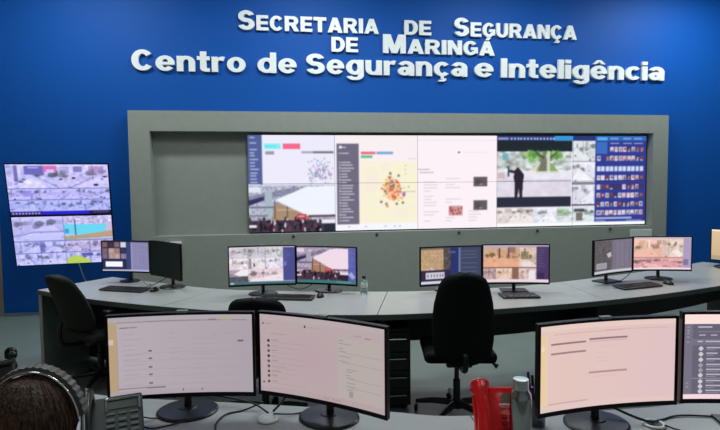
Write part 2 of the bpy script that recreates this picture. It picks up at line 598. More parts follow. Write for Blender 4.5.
def market(p, x0, y0, x1, y1, warm=0):
    """camera picture of a white canopy beside a timber building with a crowd in front"""
    W, H = x1 - x0, y1 - y0
    X = lambda u: x0 + u * W
    Y = lambda v: y0 + v * H
    p.rect(x0, y0, x1, y1, (176, 178, 200))
    p.noise(x0, y0, x1, y1, 26, 2)
    p.poly([(X(0), Y(.22)), (X(.55), Y(.02)), (X(.6), Y(.1)), (X(0), Y(.4))], (110, 112, 140), .6)
    p.rect(X(.0), Y(.02), X(.14), Y(.14), (225, 230, 245))
    p.poly([(X(0), Y(.3)), (X(.17), Y(.22)), (X(.17), Y(.3)), (X(0), Y(.42))], (40, 44, 90), .9)
    p.rect(X(.19), Y(.12), X(.27), Y(.7), (170, 186, 196))
    p.rect(X(0), Y(.44), X(.3), Y(.48), (96, 100, 130), .8)
    p.rect(X(0), Y(.62), X(.22), Y(.66), (120, 124, 130), .8)
    p.poly([(X(.3), Y(.34)), (X(.72), Y(.68)), (X(.72), Y(.85)), (X(.24), Y(.85))], (168, 142, 118))
    p.rect(X(.32), Y(.5), X(.62), Y(.53), (206, 180, 140), .8)
    for u in (.295, .44):
        p.rect(X(u), Y(.32), X(u) + 1, Y(.9), (44, 30, 40))
    p.poly([(X(.30), Y(.30)), (X(.66), Y(.02)), (X(1.0), Y(.0)), (X(1.0), Y(.62)), (X(.68), Y(.66))], (240, 244, 255))
    p.rect(X(0), Y(.75), X(1), Y(1), (70, 58, 74))
    for i in range(int(W * .7)):
        u = rng.uniform(0, .84)
        v = rng.uniform(.70, .96)
        c = [(28, 20, 36), (60, 30, 50), (225, 220, 235), (24, 22, 30), (120, 60, 70), (50, 50, 60)][rng.integers(6)]
        p.disc(X(u), Y(v), rng.uniform(1, max(1.4, W * .016)), c, .9, rng.uniform(1.2, max(1.6, H * .07)))
    p.rect(X(.55), Y(.62), X(.66), Y(.72), (200, 60, 84), .9)
    p.rect(X(.57), Y(.65), X(.64), Y(.67), (240, 220, 226), .9)
    p.rect(X(.84), Y(.74), X(1), Y(.82), (236, 236, 246))
    p.rect(X(.86), Y(.84), X(1), Y(1), (40, 44, 62))
    p.rect(X(0), Y(.84), X(.09), Y(.89), (232, 232, 240))
    p.rect(X(.68), Y(.645), X(1), Y(.69), (90, 56, 76), .9)


def video_wall_picture():
    p = Pic(800, 180, (238, 236, 252))     # 160 x 90 picture points for each panel
    K = 2.0

    def r(x0, y0, x1, y1, c, al=1.0):
        p.rect(x0 * K, y0 * K, x1 * K, y1 * K, c, al)
    # first column: traffic dashboard above, market camera below
    r(0, 0, 13, 46, (84, 98, 156))
    for i, v in enumerate((2, 7, 13, 16, 18.5, 22, 25, 28, 31, 34.5, 37, 40, 43)):
        r(2, v, 2 + rng.uniform(4, 8), v + 1, (216, 222, 242), .85)
    r(0, 45, 11, 47, (200, 212, 232))
    r(15, 8, 30, 13, (132, 240, 246))
    r(16, 10, 26, 11, (108, 214, 224))
    r(32, 8, 48, 13, (246, 106, 140))
    r(16, 15, 24, 18, (150, 154, 170))
    r(49, 15, 60, 17, (168, 170, 180))
    r(60, 15, 79, 17, (116, 116, 130))
    for i in range(120):
        a, b = rng.normal(0, 1, 2)
        x, y = 66 + a * 6.5, 33 + b * 6.5
        if 50 < x < 79 and 20 < y < 45:
            c = [(120, 150, 190), (150, 130, 190), (160, 170, 180), (150, 200, 210), (190, 120, 160)][rng.integers(5)]
            r(x, y, x + rng.uniform(.8, 1.6), y + rng.uniform(1, 2.4), c, .8)
    r(13, 45.5, 80, 46.5, (190, 188, 200), .7)
    market(p, 0, 94, 160, 180)
    # second column: map of incidents
    p.a[:, 160:320] = (250, 240, 243)
    r(80, 0, 81, 90, (236, 240, 255))
    r(82, 8, 103, 85, (112, 107, 128))
    r(84.5, 10, 87, 12.5, (240, 238, 244))
    for i in range(26):
        v = 11 + i * 2.75
        if i in (1, 3, 4):
            continue
        r(84, v, 86, v + 1.2, (236, 234, 242), .7)
        r(86.5, v + .2, 86.5 + rng.uniform(4, 12), v + 1.2, (228, 226, 236), .8)
    p.poly([(210, 48), (318, 50), (318, 166), (206, 166)], (248, 242, 216))
    for i in range(18):
        x, y = rng.uniform(108, 155), rng.uniform(26, 80)
        p.disc(x * K, y * K, rng.uniform(5, 16), (250, 246, 206) if i % 2 else (246, 236, 222), .45)
    r(105, 15.5, 119, 18, (232, 110, 130))
    r(120, 15.5, 136, 18, (122, 170, 216))
    r(105, 19, 116, 21.5, (112, 190, 130))
    p.disc(135 * K, 51 * K, 17, (252, 196, 150), .75, 22)
    for i in range(75):
        a, b = rng.normal(0, 1, 2)
        c = [(238, 120, 70), (230, 90, 80), (250, 170, 90), (120, 110, 110), (180, 130, 90)][rng.integers(5)]
        p.disc((135 + a * 4.8) * K, (50 + b * 6) * K, rng.uniform(1.4, 2.6), c, .85)
    for x, y in ((124, 63), (129, 65), (139, 65), (145, 64), (133, 36), (141, 38), (128, 53)):
        p.disc(x * K, y * K, 2.3, (96, 110, 92), .8)
    p.disc(146 * K, 56 * K, 3.4, (160, 96, 170), .8, 5)
    r(146, 53.5, 158, 54.2, (150, 140, 150), .8)
    r(150, 22, 159, 22.6, (196, 186, 190), .7)
    for v in (28, 32, 36):
        r(147, v, 149, v + .8, (170, 170, 170), .6)
    r(80, 84, 160, 90, (248, 246, 254))
    for x in (92, 108, 127, 136, 141):
        r(x, 86, x + 2.5, 87, (150, 150, 160), .6)
    # third column: list with pictures
    p.a[:, 320:480] = (252, 242, 247)
    r(160, 4.5, 240, 5, (214, 196, 206), .6)
    p.disc(201 * K, 16 * K, 2, (110, 100, 110))
    r(205, 15.8, 232, 16.4, (224, 210, 216), .7)
    r(160, 32, 172, 33, (150, 140, 150), .6)
    r(162, 35, 176, 36.2, (170, 160, 168), .7)
    for cx in (170, 192, 215):
        for v in list(range(41, 56, 3)) + list(range(58, 74, 3)) + list(range(76, 84, 3)):
            if cx == 215 and (36 < v < 72):
                continue
            if cx == 192 and 65 < v < 78:
                continue
            if rng.uniform() < .75:
                r(cx - 4, v, cx - 4 + rng.uniform(5, 16), v + .9, (206, 190, 204), .6)
    for y0_, y1_ in ((40, 49.5), (63, 72.5)):
        r(216, y0_, 230, y1_, (100, 92, 100))
        r(218, y0_ + 2, 223, y1_ - 2, (84, 76, 84), .8)
        r(222, y1_ - 2.5, 225, y1_ - 1.6, (176, 172, 176), .8)
    r(191, 68, 205, 77.5, (206, 160, 160))
    for i in range(30):
        r(191 + rng.uniform(0, 13), 68 + rng.uniform(0, 8.5), 191 + rng.uniform(1, 14), 68 + rng.uniform(1, 9.5), [(190, 70, 90), (226, 200, 180), (150, 60, 70), (210, 170, 130)][rng.integers(4)], .25)
    for i in range(8):
        r(192 + i * 1.6, 69 + (i * 3.1) % 7, 193.4 + i * 1.6, 71 + (i * 3.1) % 7, (160, 40, 60), .8)
    # fourth and fifth columns: camera software
    p.a[:, 480:800] = (232, 230, 244)
    r(240, 0, 400, 5, (44, 56, 120))
    r(300, 0, 320, 5, (60, 150, 216))
    r(241, 2, 252, 4, (190, 190, 226), .8)
    for i in range(14):
        r(254 + i * 3.4, 2, 256 + i * 3.4, 4.2, (216, 220, 250), .85)
    r(240, 5, 319, 15.5, (34, 42, 50))
    r(240, 15.5, 318, 61, (226, 224, 236))
    # park picture
    r(240, 15.5, 318, 34, (190, 198, 196))
    p.noise(480, 31, 636, 70, 26, 5)
    r(246, 17, 252, 24, (104, 170, 196), .8)
    for i in range(60):
        x, y = rng.uniform(268, 308), rng.uniform(15.5, 24)
        p.disc(x * K, y * K, rng.uniform(2, 6), [(96, 160, 70), (130, 190, 90), (80, 130, 70), (170, 200, 130)][rng.integers(4)], .7)
    p.poly([(264, 76), (286 * 2, 31), (310 * 2, 76)], (200, 200, 190), .0)
    p.poly([(556, 74), (572, 52), (592, 52), (612, 74)], (128, 168, 92), .9)
    p.poly([(566, 70), (576, 30), (580, 30), (586, 70)], (120, 116, 104), .95)
    p.poly([(576, 46), (556, 30), (560, 30), (580, 42)], (84, 80, 72), .9)
    p.poly([(585, 44), (604, 31), (608, 31), (588, 48)], (84, 80, 72), .9)
    r(292, 15.5, 295.5, 36, (216, 214, 208), .9)
    p.poly([(540, 72), (566, 56), (560, 76), (530, 86)], (236, 222, 190), .8)
    r(240, 37, 318, 61, (222, 214, 230), .75)
    r(262, 35, 318, 43, (240, 238, 250), .7)
    p.noise(480, 76, 636, 122, 5, 6)
    r(240, 44, 318, 44.8, (178, 170, 180), .7)
    p.poly([(518, 66), (528, 66), (536, 76), (534, 92), (532, 122), (527, 122), (525, 104), (522, 122), (517, 122), (517, 96), (514, 80)], (46, 36, 52))
    p.disc(523, 66, 4, (50, 38, 46))
    p.poly([(504, 66), (518, 68), (518, 74), (504, 71)], (56, 46, 60))
    r(251, 30, 253, 40, (52, 60, 80), .8)
    r(241, 36, 248, 42, (200, 150, 150), .5)
    r(240, 60.5, 318, 70.5, (42, 46, 62))
    # small cameras along the bottom and the side
    p.street(480, 142, 556, 172, (224, 214, 214), amp=14)
    p.street(556, 142, 606, 172, (226, 226, 236), amp=14)
    p.street(606, 142, 688, 172, (206, 214, 218), amp=18)
    r(303, 73, 316, 80, (150, 180, 140), .6)
    r(322, 73, 333, 76, (70, 70, 80), .9)
    r(324, 77, 331, 85, (110, 104, 104), .9)
    p.street(638, 10, 688, 50, (214, 218, 224), dark=60, amp=16)
    r(319, 25, 344, 31, (120, 124, 130), .7)
    p.street(638, 52, 688, 92, (226, 226, 238), amp=10)
    r(319, 46, 344, 49, (110, 108, 120), .8)
    p.street(638, 98, 688, 140, (222, 222, 234), amp=8)
    r(319, 68.5, 344, 70, (60, 60, 76), .9)
    # people list in blue
    r(344, 5, 400, 87, (50, 60, 146))
    r(344, 0, 400, 5, (50, 104, 186))
    r(346, 1.5, 357, 4.5, (90, 180, 236))
    for x in (360, 374, 386):
        r(x, 2, x + 9, 3.6, (170, 200, 236), .7)
        r(x, 7, x + 10, 8, (196, 206, 240), .8)
    r(345, 6, 357, 18, (62, 110, 192))
    for k, v in enumerate((11, 20, 30.5, 39.5, 49, 57.5, 66.5, 75)):
        for i in range(11):
            x = 346 + i * 4.7
            if (k == 0 and i < 3) or (k == 1 and i == 1):
                continue
            if k == 2:
                c = (206, 220, 240)
            else:
                c = [(214, 206, 226), (226, 190, 196), (120, 70, 96), (190, 200, 230), (236, 224, 228), (60, 50, 92)][rng.integers(6)]
            r(x, v, x + 3.9, v + 5, c)
            if k != 2:
                p.disc((x + 2) * K, (v + 2) * K, 2.4, [(200, 150, 140), (90, 60, 70), (230, 200, 196), (160, 110, 120)][rng.integers(4)], .8)
                r(x + .6, v + 3.4, x + 3.2, v + 5, [(240, 240, 248), (70, 60, 90), (140, 150, 200)][rng.integers(3)], .7)
    r(345, 82, 385, 84, (206, 214, 240), .8)
    r(345, 85, 356, 86.2, (180, 190, 236), .8)
    r(379, 85, 396, 86.2, (160, 166, 226), .8)
    r(240, 86.5, 400, 90, (250, 250, 255))
    return p


def soft(p, k=1):
    for _ in range(k):
        q = np.pad(p.a, ((1, 1), (1, 1), (0, 0)), 'edge')
        q = (q[:-2] + 2 * q[1:-1] + q[2:]) / 4
        p.a = (q[:, :-2] + 2 * q[:, 1:-1] + q[:, 2:]) / 4
    return p


def tone(p, k):
    p.a = p.a * np.array(k)
    return p


def screen_mesh(pic, w, h, sag_fn, yoff):
    """grid of picture points; sag_fn(x) gives the depth of the curved glass"""
    nx, ny = pic.w, pic.h
    xs = np.linspace(-w / 2, w / 2, nx)
    zs = np.linspace(h / 2, -h / 2, ny)
    X, Z = np.meshgrid(xs, zs)
    Y = np.array([sag_fn(x) for x in xs])[None, :].repeat(ny, 0) + yoff
    co = np.stack([X, Y, Z], -1).reshape(-1, 3)
    ii = np.arange(nx * ny).reshape(ny, nx)
    f = np.stack([ii[1:, :-1], ii[1:, 1:], ii[:-1, 1:], ii[:-1, :-1]], -1).reshape(-1, 4)
    me = bpy.data.meshes.new('screen')
    me.vertices.add(len(co))
    me.vertices.foreach_set('co', co.ravel())
    me.loops.add(f.size)
    me.loops.foreach_set('vertex_index', f.ravel().astype(np.int32))
    me.polygons.add(len(f))
    me.polygons.foreach_set('loop_start', np.arange(0, f.size, 4, dtype=np.int32))
    me.polygons.foreach_set('loop_total', np.full(len(f), 4, dtype=np.int32))
    me.update(calc_edges=True)
    at = me.attributes.new('pixels', 'FLOAT_COLOR', 'POINT')
    rgb = lin(np.clip(pic.a, 0, 255)).reshape(-1, 3)
    at.data.foreach_set('color', np.concatenate([rgb, np.ones((len(rgb), 1))], 1).ravel().astype(np.float32))
    return me


flat = lambda x: 0.0

# ------------------------------------------------------------------ video wall, five columns by two rows
VX, VZ1 = -0.456, 2.374
PW, PH = 6.038 / 5, 6.038 / 5 * 9 / 16
YS = Y0 + 0.12
wallpic = soft(video_wall_picture(), 2)
WHAT = [['traffic dashboard with blue side menu', 'incident map with grey menu and coloured bars', 'pale list page with a dark picture tile', 'park camera with a tree and walking figure', 'blue face-list window and camera tiles'],
        ['market camera with white canopy and crowd', 'lower half of the orange-dotted incident map', 'pale list page with a reddish picture tile', 'row of small street cameras under a dark band', 'lower rows of the blue face list']]
ROWN = ['upper', 'lower']
COLN = ['leftmost', 'second', 'middle', 'fourth', 'rightmost']
for r_ in range(2):
    for c_ in range(5):
        t = thing('video_wall_panel', '%s %s video wall panel showing %s' % (ROWN[r_], COLN[c_], WHAT[r_][c_]), 'display panel',
                  (VX + PW * (c_ + .5), YS, VZ1 - PH * (r_ + .5)), 0, 'panels of the video wall')
        obj('casing', bx(-PW / 2 + .0008, PW / 2 - .0008, 0.002, .068, -PH / 2 + .0008, PH / 2 - .0008), m_bezel, t)
        pc = wallpic.crop(c_ * 160, r_ * 90, c_ * 160 + 160, r_ * 90 + 90)
        obj_me('screen', screen_mesh(pc, PW - .004, PH - .004, flat, 0.0), M_DISPLAY, t)

# ------------------------------------------------------------------ two wall televisions, tilted forward


def tv_upper():
    p = Pic(160, 90, (176, 178, 226))
    b = (186, 186, 232)
    p.street(0, 0, 80, 42, (200, 200, 238), dark=90, amp=34)
    p.street(80, 0, 160, 42, (206, 202, 236), dark=90, amp=34)
    p.rect(28, 3, 58, 18, (112, 112, 184))
    p.rect(34, 5, 50, 7, (216, 216, 244), .8)
    p.rect(57, 3, 78, 14, (226, 120, 176))
    p.rect(62, 9, 74, 15, (226, 206, 236))
    p.rect(12, 2, 18, 30, (104, 98, 150), .8)
    p.rect(104, 4, 118, 14, (110, 118, 170), .8)
    p.rect(128, 4, 152, 18, (150, 110, 150), .5)
    for i in range(4):
        p.street(i * 40, 43, i * 40 + 40, 62, b, dark=80, amp=26)
        p.street(i * 40, 63, i * 40 + 40, 83, np.array(b) - (10, 4, 0), dark=70, amp=22)
    p.rect(22, 46, 36, 56, (140, 136, 214), .7)
    for y in (42, 62):
        p.rect(0, y, 160, y + 1, (80, 82, 140))
    p.rect(0, 83, 160, 90, (44, 40, 190))
    p.rect(0, 83, 48, 90, (36, 36, 110))
    for i in range(9):
        p.rect(3 + i * 5, 85, 6 + i * 5, 88, (210, 214, 240), .85)
    p.rect(124, 83, 160, 90, (40, 34, 80))
    for i in range(5):
        p.rect(132 + i * 5, 85, 134 + i * 5, 87, (180, 170, 210), .7)
    return p


def tv_lower():
    p = Pic(160, 90, (190, 188, 232))
    p.street(0, 0, 80, 44, (196, 192, 234), dark=40, amp=8)
    p.poly([(0, 34), (30, 27), (80, 27), (80, 30), (30, 30), (0, 38)], (140, 140, 190), .7)
    p.rect(0, 36, 80, 44, (196, 206, 236), .7)
    p.rect(80, 0, 160, 44, (206, 196, 226))
    p.noise(80, 0, 160, 16, 30, 2)
    p.rect(80, 16, 160, 34, (110, 224, 232))
    p.poly([(150, 16), (160, 14), (160, 40), (146, 34)], (226, 190, 206), .8)
    p.poly([(80, 38), (160, 29), (160, 40), (80, 44)], (176, 170, 120))
    p.poly([(118, 34), (160, 28), (160, 36), (120, 38)], (208, 160, 130), .8)
    p.rect(98, 6, 100, 36, (50, 70, 110), .8)
    p.rect(82, 24, 88, 32, (64, 120, 190), .7)
    for i in range(4):
        p.street(i * 40, 46, i * 40 + 40, 67, (190, 190, 234) if i < 2 else (190, 180, 212), dark=80, amp=26)
        p.street(i * 40, 68, i * 40 + 40, 90, (194, 194, 238), dark=80, amp=28)
    p.rect(40, 47, 48, 66, (100, 100, 170), .7)
    p.poly([(80, 90), (82, 78), (98, 73), (116, 82), (124, 90)], (190, 216, 92))
    p.rect(106, 70, 124, 76, (70, 74, 150), .8)
    for y in (45, 67):
        p.rect(0, y, 160, y + 1, (70, 76, 140))
    for x in (40, 80, 120):
        p.rect(x, 46, x + 1, 90, (90, 92, 150), .7)
    p.rect(80, 0, 81, 46, (90, 92, 150), .7)
    return p


TVC = Vector((-2.745, 7.27, 1.324))
TVR = Euler((R(12.9), 0, R(8.4)))
for k, (dz, pic, lab) in enumerate(((.331, tone(soft(tv_upper(), 1), (.97, .96, 1.05)), 'upper of two wall televisions at the left, bright street cameras over a blue taskbar'),
                                    (-.331, tone(soft(tv_lower(), 1), (.97, .97, 1.05)), 'lower of two wall televisions at the left, camera tiles with a turquoise field'))):
    t = thing('wall_television', lab, 'television', TVC + TVR.to_matrix() @ Vector((0, 0, dz)), rot=TVR, group='televisions on the blue wall')
    bm = B()
    box(bm, -.577, .577, .004, .05, -.329, .329, bev=.004)
    for a in ((-.577, -.566, -.329, .329), (.566, .577, -.329, .329), (-.566, .566, .32, .329), (-.566, .566, -.329, -.318)):
        box(bm, a[0], a[1], -.002, .006, a[2], a[3])
    obj('casing', bm, m_bezel, t)
    obj_me('screen', screen_mesh(pic, 1.13, .638, flat, 0.0), M_DISPLAY, t)
    bm = B()
    box(bm, -.2, .2, .05, .07, -.15, .15)
    tube(bm, [(0, .06, 0), (.0, .20 + .06 * k, -.05)], .03)
    obj('mount_bracket', bm, m_dark, t)

# ------------------------------------------------------------------ curved back desk
DZ = 0.76
front = spline([(-2.20, 5.20), (-1.62, 4.72), (-0.93, 4.30), (-0.24, 3.97), (.46, 3.77), (1.04, 3.72), (1.75, 3.77), (2.50, 3.87), (3.29, 4.06), (4.2, 4.36), (5.1, 4.75)], 6)
rear = spline([(-1.73, 5.79), (-1.15, 5.33), (-.58, 4.93), (-.0, 4.73), (.70, 4.56), (1.25, 4.49), (1.95, 4.52), (2.55, 4.66), (3.05, 4.82), (3.9, 5.12), (4.75, 5.5)], 6)


def make_desk(t, front, rear, cuts, zt, th, m_t, m_e, m_p, panel_frac, panel_z0, leg_at, gap=0.003, low_first=False):
    for a, b in zip(cuts, cuts[1:]):
        f, r = front[a:b + 1], rear[a:b + 1]
        pts = [Vector(p) for p in f] + [Vector(p) for p in reversed(r)]
        c = sum(pts, Vector((0, 0))) / len(pts)
        d0 = (Vector(front[b]) - Vector(front[a])).normalized() * gap
        pts = [p + (d0 if i in (0, len(pts) - 1) else (-d0 if i in (len(f) - 1, len(f)) else Vector((0, 0)))) for i, p in enumerate(pts)]
        wt = obj('worktop', prism(B(), [(p.x, p.y) for p in pts], zt - th, zt), m_t, t)
        strip = []
        ff = [p for p in pts[:len(f)]]
        rr = list(reversed(pts[len(f):]))
        out = [(q + (q - w).normalized() * .004) for q, w in zip(ff, rr)]
        strip = [(q.x, q.y) for q in out] + [(q.x, q.y) for q in reversed(ff)]
        obj('edge_band', prism(B(), strip, zt - th - .006, zt - .002), m_e, wt)
        pf = panel_frac if (a or not low_first) else .60
        mp = [q.lerp(w, pf) for q, w in zip(ff, rr)]
        mp2 = [q.lerp(w, pf + .03) for q, w in zip(ff, rr)]
        obj('modesty_panel', prism(B(), [(q.x, q.y) for q in mp] + [(q.x, q.y) for q in reversed(mp2)], panel_z0 if (a or not low_first) else .03, zt - th), m_p, t)
    for i in leg_at:
        f, r = Vector(front[i]), Vector(rear[i])
        d = (r - f).normalized()
        n = Vector((-d.y, d.x)) * .013
        a, b = f + d * .10, r - d * .06
        obj('leg_panel', prism(B(), [(a.x + n.x, a.y + n.y), (a.x - n.x, a.y - n.y), (b.x - n.x, b.y - n.y), (b.x + n.x, b.y + n.y)], 0, zt - th), m_p, t)


n_ = len(front) - 1
t = thing('curved_desk', 'long curved pale grey console desk standing across the room before the video wall', 'desk', (0, 0, 0))
make_desk(t, front, rear, [0, 12, 26, 42, n_], DZ, .034, m_top, m_edge, m_panel, .62, .42, [12, 42, n_], low_first=True)
# left end panel
f, r = Vector(front[0]), Vector(rear[0])
d = (r - f).normalized()
n = Vector((d.y, -d.x)) * .03
a, b = f + d * .02, r - d * .02
obj('end_panel', prism(B(), [(a.x, a.y), (b.x, b.y), (b.x + n.x, b.y + n.y), (a.x + n.x, a.y + n.y)], 0, DZ - .034), m_endp, t)
obj('end_post', prism(B(), [(a.x - .004, a.y - .02), (a.x + n.x * 1.4, a.y + n.y * 1.4 - .02), (a.x + n.x * 1.4, a.y + n.y * 1.4), (a.x - .004, a.y)], 0, DZ - .034), m_top, t)

# drawer pedestal under the desk
t = thing('drawer_pedestal', 'black four-drawer pedestal with silver handles under the curved desk', 'drawer unit', (.72, 3.86, 0), R(-3))
obj('body', bx(-.21, .21, .02, .34, .03, .60, bev=.004), m_panel, t)
obj('top_panel', bx(-.215, .215, -.005, .345, .60, .62), m_black, t)
for k, (z0, z1) in enumerate(((.045, .165), (.17, .30), (.305, .44), (.445, .59))):
    dr = obj('drawer', bx(-.205, .205, 0, .018, z0, z1, bev=.003), m_black, t)
    bm = B()
    tube(bm, [(.03, 0, z1 - .045), (.03, -.022, z1 - .045), (.17, -.022, z1 - .045), (.17, 0, z1 - .045)], .006, 6)
    obj('handle', bm, m_steel, dr)
for sx in (-.17, .17):
    for y in (.07, .29):
        obj('foot', lathe(B(), [(.02, 0), (.02, .032)], 10, (sx, y, 0)), m_black, t)

# ------------------------------------------------------------------ near desk
nfront = spline([(-2.2, 2.45), (-1.45, 1.95), (-1.0, 1.75), (-.35, 1.55), (.3, 1.38), (.70, 1.30), (1.65, 1.26), (2.8, 1.45)], 6)
nrear = spline([(-1.75, 3.12), (-1.10, 2.71), (-.79, 2.50), (-.13, 2.30), (.41, 2.13), (.735, 2.035), (1.65, 2.0), (2.6, 2.2)], 6)
t = thing('operator_desk', 'pale grey operator desk in the foreground holding the large pinkish monitors', 'desk', (0, 0, 0))
make_desk(t, nfront, nrear, [0, 30, len(nfront) - 1], DZ, .03, m_top, m_edge, m_panel, .72, .35, [2, 30, len(nfront) - 1])

# ------------------------------------------------------------------ monitors


def cslab(bm, x0, x1, z0, z1, ya, yb, fn, n=14):
    """curved slab between depth ya and yb following fn(x)"""
    cols = []
    for i in range(n + 1):
        x = x0 + (x1 - x0) * i / n
        s = fn(x)
        cols.append([bm.verts.new((x, s + ya, z0)), bm.verts.new((x, s + ya, z1)), bm.verts.new((x, s + yb, z1)), bm.verts.new((x, s + yb, z0))])
    for a, b in zip(cols, cols[1:]):
        for k in range(4):
            bm.faces.new((a[k], b[k], b[(k + 1) % 4], a[(k + 1) % 4]))
    bm.faces.new(cols[0])
    bm.faces.new(list(reversed(cols[-1])))


def monitor(label, cpos, yaw, w, h, pic, radius=1.8, bez=.010, base='disc', group=None, tab=True, lift=None, roll=0.0, basey=.06, name='monitor', base_r=None, base_off=0.0):
    """w, h: lit area; cpos: centre of the lit area (edges of the curved glass lie at its depth)"""
    t = thing(name, label, 'monitor', (cpos[0], cpos[1], DZ), R(yaw), group)
    hz = cpos[2] - DZ
    fn = (lambda x: (w / 2) ** 2 / (2 * radius) - x * x / (2 * radius)) if radius else flat
    bm = B()
    W, H = w / 2 + bez, h / 2 + bez
    hb = H + .006
    cslab(bm, -W, W, hz - hb, hz + H, .003, .022, fn)
    cslab(bm, -W, -w / 2, hz - hb, hz + H, -.003, .004, fn, 2)
    cslab(bm, w / 2, W, hz - hb, hz + H, -.003, .004, fn, 2)
    cslab(bm, -w / 2, w / 2, hz + h / 2, hz + H, -.003, .004, fn)
    cslab(bm, -w / 2, w / 2, hz - hb, hz - h / 2, -.003, .004, fn)
    s0 = fn(0)
    box(bm, -w * .28, w * .28, s0 + .02, s0 + .05, hz - h * .3, hz + h * .25, bev=.012)
    cs = obj('casing', bm, m_bezel, t)
    so = obj_me('screen', screen_mesh(pic, w, h, fn, 0.0), M_DISPLAY, t, (0, 0, hz))
    yb = s0 + basey
    bm = B()
    tube(bm, [(0, yb, .008), (0, yb, hz * .55), (0, s0 + .045, hz - h * .12)], [.016, .014, .016], 10)
    obj('neck', bm, m_black, t)
    bm = B()
    if base == 'disc':
        rr = base_r or (.118 if w > .5 else .095)
        lathe(bm, [(rr, 0), (rr, .006), (rr * .94, .011), (rr * .3, .016), (.03, .02)], 40, (0, yb - .01 + base_off, 0), 1.05, .95)
        obj('base', bm, m_gloss, t, smooth=False)
    else:
        box(bm, -.11, .11, yb - .09, yb + .07, 0, .012, bev=.005)
        obj('base', bm, m_black, t)
    if tab:
        obj('top_tab', bx(-.022, .022, s0 - .006, s0 + .018, hz + H - .002, hz + H + .008, bev=.002), m_mid, t)
    return t


def pic_page_left():
    p = Pic(240, 137, (206, 191, 206))
    p.a += np.linspace(6, -6, 240)[None, :, None]
    p.rect(0, 0, 240, 9, (204, 192, 204))
    p.rect(14, 9, 230, 11, (166, 150, 158), .7)
    p.rect(60, 9, 150, 10.5, (130, 116, 122), .5)
    p.rect(165, 8, 178, 10.5, (150, 130, 104), .8)
    p.rect(186, 8, 204, 11, (206, 200, 120), .7)
    p.rect(0, 9, 14, 130, (214, 182, 148))
    p.rect(0, 38, 8, 47, (236, 220, 210))
    p.rect(13, 40, 14.5, 128, (180, 158, 160), .7)
    p.rect(18, 18, 32, 20, (120, 108, 116), .7)
    p.rect(33, 18, 46, 20, (140, 126, 132), .7)
    for y in (30, 39, 49, 57, 66, 74, 83, 92, 100, 108, 117):
        p.rect(22, y, 22 + rng.uniform(16, 34), y + 1.4, (184, 166, 182), .7)
        if rng.uniform() < .7:
            p.rect(98, y, 98 + rng.uniform(8, 20), y + 1.2, (190, 172, 186), .7)
        if rng.uniform() < .7:
            p.rect(136, y + 2, 136 + rng.uniform(16, 40), y + 3, (188, 174, 186), .7)
    for y in (59, 72, 87, 100, 115):
        p.rect(63, y, 69, y + 2.6, (120, 106, 116), .85)
        p.rect(24, y + 5, 225, y + 5.8, (196, 180, 194), .8)
    p.rect(214, 45, 224, 48.5, (112, 98, 106), .9)
    p.rect(190, 32, 214, 33.2, (186, 170, 180), .7)
    p.rect(170, 34, 176, 37, (190, 176, 184), .7)
    p.rect(14, 123, 60, 124.6, (150, 136, 158), .8)
    p.rect(60, 123, 90, 125.5, (130, 116, 140), .7)
    p.rect(0, 128, 240, 137, (200, 186, 200))
    for x in (118, 150):
        p.rect(x, 129, x + 2.5, 132, (70, 56, 64), .8)
    return p


def pic_chat():
    p = Pic(240, 137, (210, 183, 194))
    g = np.exp(-((p.xx - 95) / 60.0) ** 2 - ((p.yy - 70) / 40.0) ** 2)
    p.a[..., 1] -= 5 * g
    p.rect(0, 0, 240, 10, (212, 190, 202), .7)
    p.rect(5, 15, 8, 17.5, (80, 64, 74), .8)
    p.rect(10, 16, 22, 17.2, (160, 136, 150), .8)
    p.rect(86, 14, 89, 17.5, (60, 46, 56), .9)
    p.rect(92, 15.5, 116, 16.4, (184, 158, 172), .7)
    p.rect(20, 33, 50, 34.4, (178, 150, 164), .7)
    for i, y in enumerate((46, 55, 64, 73, 82, 91, 100, 108, 118)):
        p.disc(16, y, 2.7, (58, 44, 56) if i in (0, 3) else (104, 84, 98))
        p.rect(22, y - 1.5, 22 + rng.uniform(10, 30), y - .3, (172, 146, 160), .7)
        p.rect(22, y + 2, 22 + rng.uniform(26, 70), y + 2.8, (190, 164, 178), .8)
    p.disc(6, 120, 1.8, (60, 46, 56))
    p.rect(150, 26, 232, 126, (206, 190, 192), .75)
    p.rect(182, 19, 196, 20.5, (160, 140, 150), .8)
    p.rect(203, 20, 214, 21.5, (160, 140, 150), .8)
    for i, y in enumerate((30, 35, 43, 48, 56, 64, 76, 80, 86, 90, 98, 104, 109)):
        x = 153 if y < 70 else 167
        p.rect(x, y, x + rng.uniform(8, 24), y + 1.4, (132, 134, 126), .7)
        if i in (3, 5, 9, 11):
            p.rect(x + 8, y + 2.2, 232, y + 3, (176, 160, 164), .7)
    p.rect(172, 112, 180, 122, (170, 150, 158), .7)
    p.rect(0, 127, 240, 137, (206, 178, 192))
    for x in (124, 130, 140, 146, 152):
        p.rect(x, 131, x + 2, 133, (116, 90, 104), .7)
    return p


